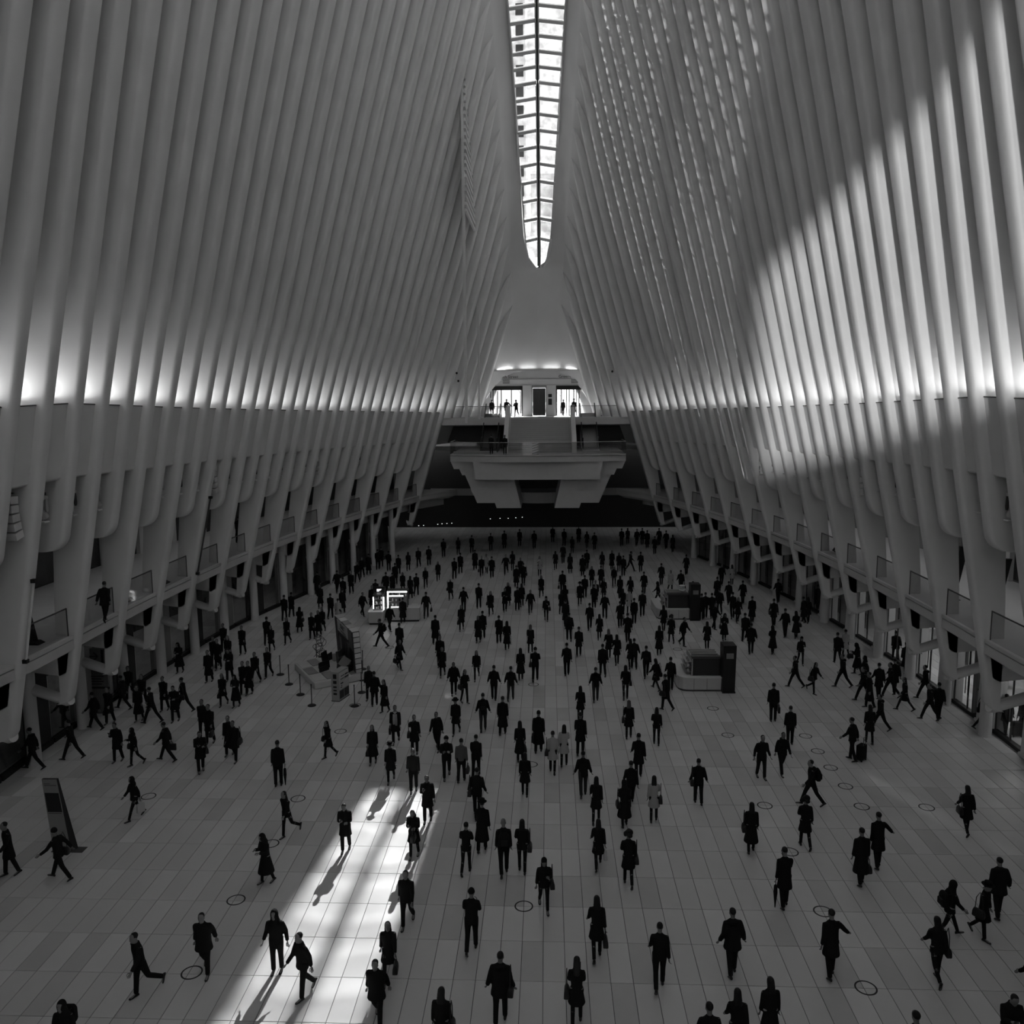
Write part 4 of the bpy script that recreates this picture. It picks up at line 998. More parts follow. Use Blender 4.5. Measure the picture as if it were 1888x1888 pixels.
def make_person(key, sex='m', pose='A', mirror=False, top='jacket', arms='swing', hair='short', bottom='trousers', lean_=4, head=0, cm=None, bm_=None, bulk=1.0, extra=None):
    root = bpy.data.objects.new('person', None); COL.objects.link(root); root.empty_display_size = .3
    f = 1 if sex == 'm' else .92
    mf = -1 if mirror else 1
    pr, pl_ = POSES[pose]
    hz = .93
    L = {}
    for s, ang in ((1, pr), (-1, pl_)):
        L[s] = leg_chain(.095 * s * mf, *ang, hz)
    low = min(min((c[2] + rot_x(c[3]) @ q).z for q in (V((0, -.06, -.085)), V((0, .19, -.085)))) for c in L.values())
    dz = -low
    for s in L: L[s] = tuple(p + V((0, 0, dz)) for p in L[s][:3]) + (L[s][3],)
    hip = V((0, 0, hz + dz)); Rl = rot_x(-lean_)
    def up(x, y, z): return hip + Rl @ V((x, y, z))
    sw = .172 * f
    sh = {s: up(sw * s * mf, -.005, .458) for s in (1, -1)}
    # arms: (upper pitch, out, elbow) per side; right arm swings against right leg
    P_ = {'swing': ((-22, 7, 18), (20, 7, 24)), 'wide': ((-34, 22, 14), (30, 24, 20)), 'phone': ((18, 4, 100), (14, 6, 92)), 'onephone': ((24, 5, 108), (-10, 7, 16)), 'pocket': ((-14, 16, 38), (-14, 16, 38)), 'down': ((-2, 6, 8), (2, 6, 8)),
          'carry': ((-4, 8, 6), (14, 7, 26)), 'strap': ((10, 10, 112), (-8, 8, 16)), 'head': ((78, 20, 118), (-6, 8, 14)), 'back': ((-34, 10, 20), (-30, 10, 25)), 'out': ((4, 42, 30), (-12, 8, 14)), 'cross': ((22, 8, 96), (26, 8, 92))}[arms]
    A = {}
    for s, (pitch, out, elb) in ((1, P_[0]), (-1, P_[1])):
        if pose == 'S' and arms == 'swing': pitch *= .3
        R1 = Matrix.Rotation(math.radians(-out * s * mf), 3, 'Y') @ rot_x(pitch); inw = Matrix.Rotation(math.radians(18 * s * mf), 3, 'Z') if elb > 60 else Matrix.Identity(3)
        e = sh[s] + R1 @ V((0, 0, -.29 * f)); d2 = (R1 @ inw @ rot_x(elb) @ V((0, 0, -1))).normalized(); w_ = e + d2 * .25 * f
        A[s] = (sh[s], e, w_, d2)
    neck = up(0, .0, .53); hR = Rl @ rot_x(-head); hc = up(0, .01, .53) + hR @ V((0, .015, .165))
    # body: one continuous surface
    b, ex = MB(), MB()
    oval_tube(b, [(*up(0, 0, z), a * f, d) for z, a, d in ((-.10, .10, .08), (-.06, .155, .105), (.04, .16, .105), (.16, .135, .095), (.28, .155, .105), (.40, .165, .11), (.46, .14, .085), (.52, .08, .06))])
    b.tube([up(0, -.01, .46), up(0, .0, .55), hc + hR @ V((0, -.02, -.06))], [.062, .056, .058], 10)
    for s in (1, -1):
        h, k, a_, ft = L[s]
        b.tube([h + V((0, 0, .06)), h.lerp(k, .3), k, k.lerp(a_, .3), a_], [.085, .082, .055, .056, .038], 10)
        q = rot_x(ft); b.tube([a_ + q @ V((0, -.05, -.05)), a_ + q @ V((0, .05, -.05)), a_ + q @ V((0, .16, -.065))], [.035, .04, .03], 8)
        S_, e, w_, d2 = A[s]
        b.tube([S_.lerp(up(0, 0, .42), .25), S_, S_.lerp(e, .4), e, e.lerp(w_, .3), w_], [.06, .062, .05, .042, .042, .028], 10)
        hand(b, ex, w_, d2, s * mf, curl=22 if arms != 'phone' else 40, thumb=V((-.3 * s * mf, 1, .2)))
    # head with a face
    rings = []
    for z, a, dfr, dbk in ((-.125, .030, .060, .0), (-.105, .045, .085, .03), (-.07, .062, .092, .065), (-.03, .070, .094, .09), (.01, .075, .094, .102), (.05, .077, .092, .108), (.085, .070, .082, .10), (.11, .05, .058, .075), (.122, .022, .025, .035)):
        rings.append([hc + hR @ V((a * math.sin(q), (dfr if math.cos(q) > 0 else dbk) * math.cos(q), z)) for q in [2 * math.pi * j / 14 for j in range(14)]])
    b.loft(rings)
    b.tube([hc + hR @ V((0, .088, .02)), hc + hR @ V((0, .108, -.02)), hc + hR @ V((0, .088, -.034))], [.010, .016, .012], 6)
    for s in (1, -1):
        ell(b, hc + hR @ V((.076 * s, -.005, -.01)), (.012, .022, .032), hR, 8, 6)
        ell(ex, hc + hR @ V((.031 * s, .084, .018)), (.013, .011, .010), hR, 8, 5)
    ell(ex, hc + hR @ V((0, .086, -.062)), (.024, .010, .007), hR, 8, 5)
    body = remeshed(b, .014, 'body', skin, root, keep=.25, extra=ex, smooth_it=3)
    # trousers
    t = MB(); fl = {'trousers': 1.0, 'slim': .84}.get(bottom, 1.0)
    oval_tube(t, [(*up(0, 0, z), a * f, d) for z, a, d in ((-.12, .12, .095), (-.06, .172, .122), (.04, .172, .118), (.12, .155, .108))])
    for s in (1, -1):
        h, k, a_, ft = L[s]
        t.tube([h + V((0, 0, .04)), h.lerp(k, .35), k, k.lerp(a_, .35), a_.lerp(k, -.02)], [.102 * f, .096 * fl, .072 * fl, .068 * fl, .062 * fl], 12)
    remeshed(t, .02, 'trousers', bm_ or cloth_black, root, keep=.5)
    for s in (1, -1):
        h, k, a_, ft = L[s]; q = rot_x(ft); t = MB()
        secs = []
        for y, w_, z0_, z1_ in ((-.075, .018, -.085, -.04), (-.06, .034, -.088, -.015), (-.02, .038, -.088, .02), (.04, .040, -.088, -.01), (.10, .045, -.088, -.035), (.16, .042, -.086, -.05), (.19, .022, -.082, -.062)):
            secs.append([a_ + q @ V((w_ * math.cos(p), y, (z0_ + z1_) / 2 + (z1_ - z0_) / 2 * math.sin(p))) for p in [2 * math.pi * j / 10 for j in range(10)]])
        t.loft(secs); t.build('shoe', shoe_m, root, smooth=True)
    # upper garment
    g = MB(); bk = bulk
    hem = {'jacket': -.14, 'coat': -.36, 'long': -.56, 'sweater': -.06, 'puffer': -.22}[top]
    fla = {'jacket': 1.08, 'coat': 1.22, 'long': 1.35, 'sweater': 1.0, 'puffer': 1.15}[top]
    if sex == 'f' and top in ('coat', 'long'): fla += .12
    wa = .150 if sex == 'f' else .168
    secs = []
    for z, a, d in ((.54, .07, .065), (.515, .10, .08), (.485, .145, .10), (.44, .180, .115), (.34, .182, .130), (.20, wa + .01, .122), (.06, wa + .012, .125)):
        secs.append((*up(0, 0, z), a * f * bk, d * bk))
    if hem < 0:
        n_ = max(2, int(-hem / .08))
        for i in range(n_ + 1):
            z = -.02 + (hem + .02) * i / n_; u = i / n_
            yy = 0
            secs.append((0, up(0, 0, 0).y * 1, hip.z + z, (.180 + (fla - 1) * .2 * u) * f * bk, (.130 + (fla - 1) * .26 * u) * bk))
    oval_tube(g, secs, 16)
    for s in (1, -1):
        S_, e, w_, d2 = A[s]
        g.tube([S_.lerp(up(0, 0, .42), .35), S_ + V((0, 0, -.01)), S_.lerp(e, .4), e, e.lerp(w_, .4), w_ - d2 * .005], [.066 * bk, .072 * bk, .068 * bk, .060 * bk, .056 * bk, .050 * bk], 12)
    if hair == 'hood':
        ell(g, hc + hR @ V((0, -.025, .0)), (.108, .122, .155), hR); g.tube([up(0, -.02, .47), hc + hR @ V((0, -.03, -.06))], [.13, .10], 12)
    else: g.tube([up(0, -.012, .47), up(0, -.012, .565)], [.095, .078], 12)
    if extra == 'furhood': ell(g, up(0, -.10, .50), (.15, .09, .08), Rl)
    if extra == 'hoodback': ell(g, up(0, -.10, .50), (.12, .075, .07), Rl)
    remeshed(g, .02, {'jacket': 'jacket', 'coat': 'coat', 'long': 'long_coat', 'sweater': 'sweater', 'puffer': 'padded_coat'}[top], cm or cloth_black, root, keep=.5)
    # hair and hats
    t = MB()
    if hair in ('short', 'bald') :
        if hair == 'short': ell(t, hc + hR @ V((0, -.022, .045)), (.083, .098, .088), hR); t.build('hair', hair_m, root, smooth=True)
    elif hair == 'bun':
        ell(t, hc + hR @ V((0, -.022, .04)), (.084, .098, .09), hR); ell(t, hc + hR @ V((0, -.12, .06)), (.045, .045, .045), hR); t.build('hair', hair_m, root, smooth=True)
    elif hair in ('long', 'fair'):
        ell(t, hc + hR @ V((0, -.02, .035)), (.09, .105, .098), hR)
        oval_tube(t, [(*(hc + hR @ V((0, y, z))), a, d) for z, y, a, d in ((-.34, -.095, .04, .02), (-.30, -.095, .085, .034), (-.2, -.085, .105, .044), (-.08, -.06, .10, .06), (.03, -.03, .09, .085))])
        remeshed(t, .02, 'hair', hair_f if hair == 'fair' else hair_m, root, keep=.5)
    elif hair == 'curly':
        rr = random.Random(4)
        for i in range(26):
            u, v = rr.random() * 6.28, rr.random() * 1.9 - .6
            ell(t, hc + hR @ V((.105 * math.cos(u) * math.cos(v), -.03 + .105 * math.sin(u) * math.cos(v) * (1 if math.sin(u) < .2 else .3), .03 + .12 * math.sin(v))), (.06, .06, .06), None, 8, 6)
        remeshed(t, .02, 'hair', hair_m, root, keep=.6)
    elif hair == 'beanie':
        ell(t, hc + hR @ V((0, -.012, .05)), (.090, .104, .098), hR); t.tube([hc + hR @ V((0, -.012, .025)), hc + hR @ V((0, -.012, .065))], [.097, .094], 14); t.build('beanie', cloth_black, root, smooth=True)
    elif hair in ('hat', 'whitehat'):
        mt = cloth_black if hair == 'hat' else white
        b2 = MB(); M_ = hR
        for prof in ([(.16, .062), (.165, .068), (.10, .075), (.095, .16), (.07, .172)],):
            b2.loft([[hc + M_ @ V((r * math.cos(q), -.01 + r * 1.08 * math.sin(q), z)) for q in [2 * math.pi * j / 16 for j in range(16)]] for r, z in prof])
        b2.build('hat', mt, root, smooth='auto')
        ell(t, hc + hR @ V((0, -.025, .02)), (.083, .098, .08), hR); t.build('hair', hair_m, root, smooth=True)
    elif hair == 'longhat':
        ell(t, hc + hR @ V((0, -.012, .05)), (.092, .106, .10), hR); t.build('beanie', cloth_black, root, smooth=True); t = MB()
        oval_tube(t, [(*(hc + hR @ V((0, y, z))), a, d) for z, y, a, d in ((-.28, -.09, .05, .02), (-.22, -.085, .09, .04), (-.08, -.06, .095, .055), (.03, -.03, .086, .08))]); t.build('hair', hair_m, root, smooth=True)
    if extra == 'phone':
        c = A[1][2] + A[1][3] * .11; t = MB(); t.box(c + V((0, .01, .03)), (.07, .012, .14), tilt=rot_x(-35)); t.build('phone', black_g, root)
    if extra == 'scarf':
        t = MB(); oval_tube(t, [(*up(0, .012, z), a, d) for z, a, d in ((.44, .10, .10), (.50, .095, .09), (.55, .08, .075))]); t.tube([up(.04, .125, .46), up(.05, .145, .25), up(.05, .15, .0)], [.05, .055, .05], 8, flat=.4); t.tube([up(-.04, .125, .46), up(-.05, .148, .2), up(-.05, .155, -.05)], [.05, .055, .05], 8, flat=.4); t.build('scarf', cloth_pale, root, smooth=True)
    PROTO[key] = dict(root=root, used=False, hip=hip, R=A[1], L=A[-1], sh=sh, up=up, mf=mf)
    return PROTO[key]
SPEC = {
    'mA': dict(pose='A'), 'mAm': dict(pose='A', mirror=True), 'mB': dict(pose='B', extra='hoodback'), 'mBm': dict(pose='B', mirror=True), 'mT': dict(pose='T', top='jacket'), 'mS': dict(pose='S', arms='down'),
    'mSp': dict(pose='S', arms='pocket', hair='hood', top='jacket'), 'mTp': dict(pose='T', arms='pocket', top='jacket', mirror=True), 'mW': dict(pose='C', arms='wide', lean_=7), 'mCo': dict(pose='T', top='coat'), 'mCom': dict(pose='A', top='coat', mirror=True), 'mLo': dict(pose='T', top='long', arms='down'),
    'mPh': dict(pose='T', top='coat', arms='phone', extra='phone', head=22), 'mOn': dict(pose='T', top='coat', arms='onephone', extra='phone', head=8), 'mBe': dict(pose='A', arms='cross', hair='beanie', top='jacket'), 'mHat': dict(pose='T', top='long', hair='hat', arms='carry'),
    'mFur': dict(pose='T', top='puffer', bulk=1.14, extra='furhood', arms='pocket'), 'mBulk': dict(pose='A', top='puffer', bulk=1.15, arms='back', mirror=True), 'mBald': dict(pose='A', hair='bald', arms='down'), 'mSw': dict(pose='T', top='sweater', arms='swing', cm=cloth_dark), 'mScf': dict(pose='A', top='coat', extra='scarf', arms='swing'),
    'mPale': dict(pose='T', top='sweater', cm=cloth_grey, arms='down'), 'mUp': dict(pose='T', top='coat', arms='out'), 'mCap': dict(pose='B', hair='beanie', arms='wide', lean_=6, top='jacket'), 'mJean': dict(pose='A', arms='pocket', bm_=denim, extra='hoodback'),
    'wCo': dict(sex='f', pose='A', top='coat', hair='long', bottom='slim'), 'wCom': dict(sex='f', pose='T', top='coat', hair='long', bottom='slim', mirror=True, arms='down'), 'wLo': dict(sex='f', pose='T', top='long', hair='long', bottom='slim', arms='down'), 'wJk': dict(sex='f', pose='A', top='jacket', hair='long', bottom='slim'), 'wJm': dict(sex='f', pose='T', top='jacket', hair='long', bottom='slim', mirror=True, arms='strap'),
    'wPh': dict(sex='f', pose='T', top='coat', hair='long', bottom='slim', arms='phone', extra='phone', head=24), 'wRun': dict(sex='f', pose='C', top='jacket', hair='long', bottom='slim', arms='swing', lean_=6), 'wPuf': dict(sex='f', pose='T', top='long', hair='hood', bottom='slim', bulk=1.1, arms='phone', head=14), 'wSho': dict(sex='f', pose='A', top='jacket', hair='longhat', bottom='slim', arms='strap', mirror=True),
    'wBun': dict(sex='f', pose='A', top='jacket', hair='bun', bottom='slim', arms='cross'), 'wCur': dict(sex='f', pose='A', top='coat', hair='curly', bottom='slim', mirror=True, arms='strap'), 'wFair': dict(sex='f', pose='T', top='coat', hair='fair', bottom='slim', arms='swing'), 'wHood': dict(sex='f', pose='A', top='puffer', hair='hood', bottom='slim', arms='strap'), 'wHat': dict(sex='f', pose='A', top='coat', hair='hat', bottom='slim', arms='down'),
    'wPale': dict(sex='f', pose='T', top='coat', hair='long', bottom='slim', cm=cloth_pale, arms='onephone'), 'wPale2': dict(sex='f', pose='A', top='coat', hair='bun', bottom='slim', cm=cloth_pale, arms='down', mirror=True), 'mHead': dict(sex='f', pose='S', top='coat', hair='short', arms='head'), 'wWhite': dict(sex='f', pose='A', top='coat', hair='whitehat', bottom='slim'),
    'wBack': dict(sex='f', pose='B', top='coat', hair='long', bottom='slim', arms='swing'), 'wBackm': dict(sex='f', pose='B', top='jacket', hair='hood', bottom='slim', arms='swing', mirror=True)}
LOOK = {'mA': 'man in dark jacket', 'mAm': 'short-haired man in dark jacket', 'mB': 'man in hooded jacket with long stride', 'mBm': 'man in dark jacket with long stride', 'mT': 'man in plain dark jacket', 'mS': 'man standing in dark jacket', 'mSp': 'hooded man with hands in pockets', 'mTp': 'man with hands in jacket pockets', 'mW': 'man with arms swung wide',
        'mCo': 'man in thigh-length coat', 'mCom': 'man in dark coat with foot raised', 'mLo': 'man in long dark coat', 'mPh': 'man in coat holding a phone', 'mOn': 'man in coat with one hand raised', 'mBe': 'person in beanie with bent arms', 'mHat': 'man in brimmed hat and long coat', 'mFur': 'bulky coat with fur-edged hood', 'mBulk': 'man in bulky padded coat', 'mBald': 'bald man in dark jacket',
        'mSw': 'man in dark sweater', 'mScf': 'man in open coat with pale scarf', 'mPale': 'man in grey pullover', 'mUp': 'man with one elbow held out', 'mCap': 'person in cap with arm stretched', 'mJean': 'man in jacket and jeans', 'wCo': 'long-haired woman in dark coat', 'wCom': 'woman in knee-length dark coat', 'wLo': 'woman in long dark coat', 'wJk': 'long-haired woman in short jacket', 'wJm': 'woman in short jacket holding a strap',
        'wPh': 'woman in coat looking at a phone', 'wRun': 'slim woman with rear foot kicked up', 'wPuf': 'hooded person in long padded coat', 'wSho': 'woman in beanie with one hand raised', 'wBun': 'woman with hair in a bun', 'wCur': 'curly-haired woman in dark coat', 'wFair': 'fair-haired woman in dark coat', 'wHood': 'hooded woman in padded coat', 'wHat': 'woman in hat and dark coat', 'wPale': 'woman in pale coat with raised hand',
        'wPale2': 'woman in pale coat with bun', 'mHead': 'person in coat with hand at head', 'wWhite': 'woman in white hat and dark coat', 'wBack': 'woman in coat with long stride', 'wBackm': 'hooded woman with long stride'}
SK = dict(t=180, a=0, l=90, r=-90, tl=145, tr=-145, al=40, ar=-40)
WAY = dict(t='coming closer', a='walking away', l='heading left', r='heading right', tl='coming closer', tr='coming closer', al='walking away', ar='walking away')
HT = random.Random(11)
# ---- bags
BAGP = {}
def bag_proto(kind):
    if kind in BAGP: return dup(BAGP[kind])
    t = thing({'hb': 'handbag', 'bc': 'briefcase', 'bp': 'backpack', 'sb': 'shopping_bag', 'cs': 'suitcase', 'um': 'umbrella', 'sh': 'shoulder_bag', 'ph': 'handbag'}[kind], 'x', {'hb': 'bag', 'bc': 'bag', 'bp': 'bag', 'sb': 'bag', 'cs': 'suitcase', 'um': 'umbrella', 'sh': 'bag', 'ph': 'bag'}[kind])
    if kind in ('hb', 'sh', 'ph'):
        M = pale_bag if kind == 'ph' else leather
        b = MB(); b.loft([[(x * k_, y * k2, z) for x, y in ((-.065, -.17), (.065, -.17), (.065, .17), (-.065, .17))] for z, k_, k2 in ((-.42, .9, .85), (-.40, 1.1, 1), (-.25, 1.0, .95), (-.16, .45, .8))]); b.build('body', M, t, smooth='auto', bevel=.02)
        top_ = .0 if kind != 'sh' else .34
        b = MB(); b.tube([(0, -.11, -.18), (0, -.09, -.05 + top_ * .6), (0, 0, .0 + top_), (0, .09, -.05 + top_ * .6), (0, .11, -.18)], .012, 6); b.build('handle', M, t)
    elif kind == 'bc':
        b = MB(); b.b2((-.05, -.20, -.36), (.05, .20, -.07)); b.build('body', leather, t, bevel=.02)
        b = MB(); b.tube([(0, -.07, -.08), (0, -.06, -.01), (0, .06, -.01), (0, .07, -.08)], .012, 6); b.build('handle', leather, t)
    elif kind == 'bp':
        b = MB(); b.loft([[(x * k_, y * k2, z) for x, y in ((-.15, -.10), (.15, -.10), (.15, .06), (-.15, .06))] for z, k_, k2 in ((-.24, .8, .7), (-.2, 1, 1), (.1, 1, .95), (.2, .75, .6))]); b.build('body', cloth_black, t, smooth='auto', bevel=.03)
        b = MB(); b.b2((-.11, -.15, -.17), (.11, -.09, .02)); b.build('pocket', cloth_dark, t, bevel=.02)
        for s in (-1, 1):
            b = MB(); b.tube([(s * .10, .06, .17), (s * .11, .17, .19), (s * .12, .30, .08), (s * .13, .26, -.08), (s * .14, .07, -.18)], .018, 6, flat=.5); b.build('strap', cloth_black, t)
    elif kind == 'sb':
        b = MB(); b.b2((-.06, -.15, -.50), (.06, .15, -.16)); b.build('body', pale_bag, t, bevel=.006)
        for s in (-1, 1):
            b = MB(); b.tube([(s * .05, -.06, -.17), (s * .02, -.05, -.02), (s * .02, .05, -.02), (s * .05, .06, -.17)], .006, 5); b.build('handle', pale_bag, t)
    elif kind == 'cs':
        b = MB(); b.b2((-.21, -.13, .06), (.21, .13, .66)); b.build('shell', cloth_black, t, bevel=.03)
        b = MB(); b.tube([(-.09, -.11, .64), (-.09, -.11, 1.0), (.09, -.11, 1.0), (.09, -.11, .64)], .012, 6); b.build('handle', dark, t)
        for x in (-.17, .17):
            for y in (-.1, .1):
                b = MB(); b.tube([(x - .015, y, .035), (x + .015, y, .035)], .035, 10); b.build('wheel', black, t)
    elif kind == 'um':
        b = MB(); b.lathe([(.008, -.86), (.02, -.72), (.06, -.35), (.05, -.14), (.012, -.1)], n=10); b.build('canopy', cloth_black, t, smooth=True)
        b = MB(); b.tube([(0, 0, -.12), (0, 0, .02), (.02, 0, .05), (.05, 0, .03)], .012, 6); b.build('handle', black, t)
    BAGP[kind] = t
    return t
BAGN = {'hb': 'black handbag', 'bc': 'black briefcase', 'bp': 'black backpack', 'sb': 'pale shopping bag', 'cs': 'black wheeled suitcase', 'um': 'furled dark umbrella', 'sh': 'dark shoulder bag', 'ph': 'pale handbag'}
ALLP = []
def person(px, py, way, key, label, bag=None, z=0.0, group=None, hs=None, turn=0, short=None):
    if key not in PROTO: make_person(key, **SPEC[key])
    p = PROTO[key]
    if not p['used']: root = p['root']; p['used'] = True
    else: root = dup(p['root'])
    rz = math.radians(SK[way] + turn + (HT.random() - .5) * 14); h = hs or ((.905 if SPEC[key].get('sex') == 'f' else .945) + (HT.random() - .5) * .06)
    pos = at_z(px, py, z)
    root.location = pos; root.rotation_euler.z = rz; root.scale = (h, h, h)
    tag(root, label, 'person', group)
    ALLP.append((root, px, py))
    Mx = Matrix.Translation(pos) @ Matrix.Rotation(rz, 4, 'Z') @ Matrix.Scale(h, 4)
    if bag:
        kind, side = bag[:2], (bag[2:] or 'R')
        t = bag_proto(kind)
        arm = p['R'] if side == 'R' else p['L']; sx_ = (1 if side == 'R' else -1) * p['mf']
        if kind == 'bp': loc = Mx @ p['up'](0, -.205 if SPEC[key].get('top') != 'puffer' else -.25, .28)
        elif kind == 'cs': loc = Mx @ V((.34 * sx_, -.22, 0)); loc.z = z
        elif kind == 'sh': loc = Mx @ (p['up'](.25 * sx_, -.03, .22))
        else: loc = Mx @ (arm[2] + arm[3] * .095)
        t.location = loc; t.rotation_euler.z = rz; t.scale = (h, h, h)
        d = label.split(',')[0] if len(label.split()) > 12 else label
        t['label'] = ' '.join(('%s of the %s' % (BAGN[kind], short or label)).split()[:16]); t['category'] = 'suitcase' if kind == 'cs' else ('umbrella' if kind == 'um' else 'bag')
    return root

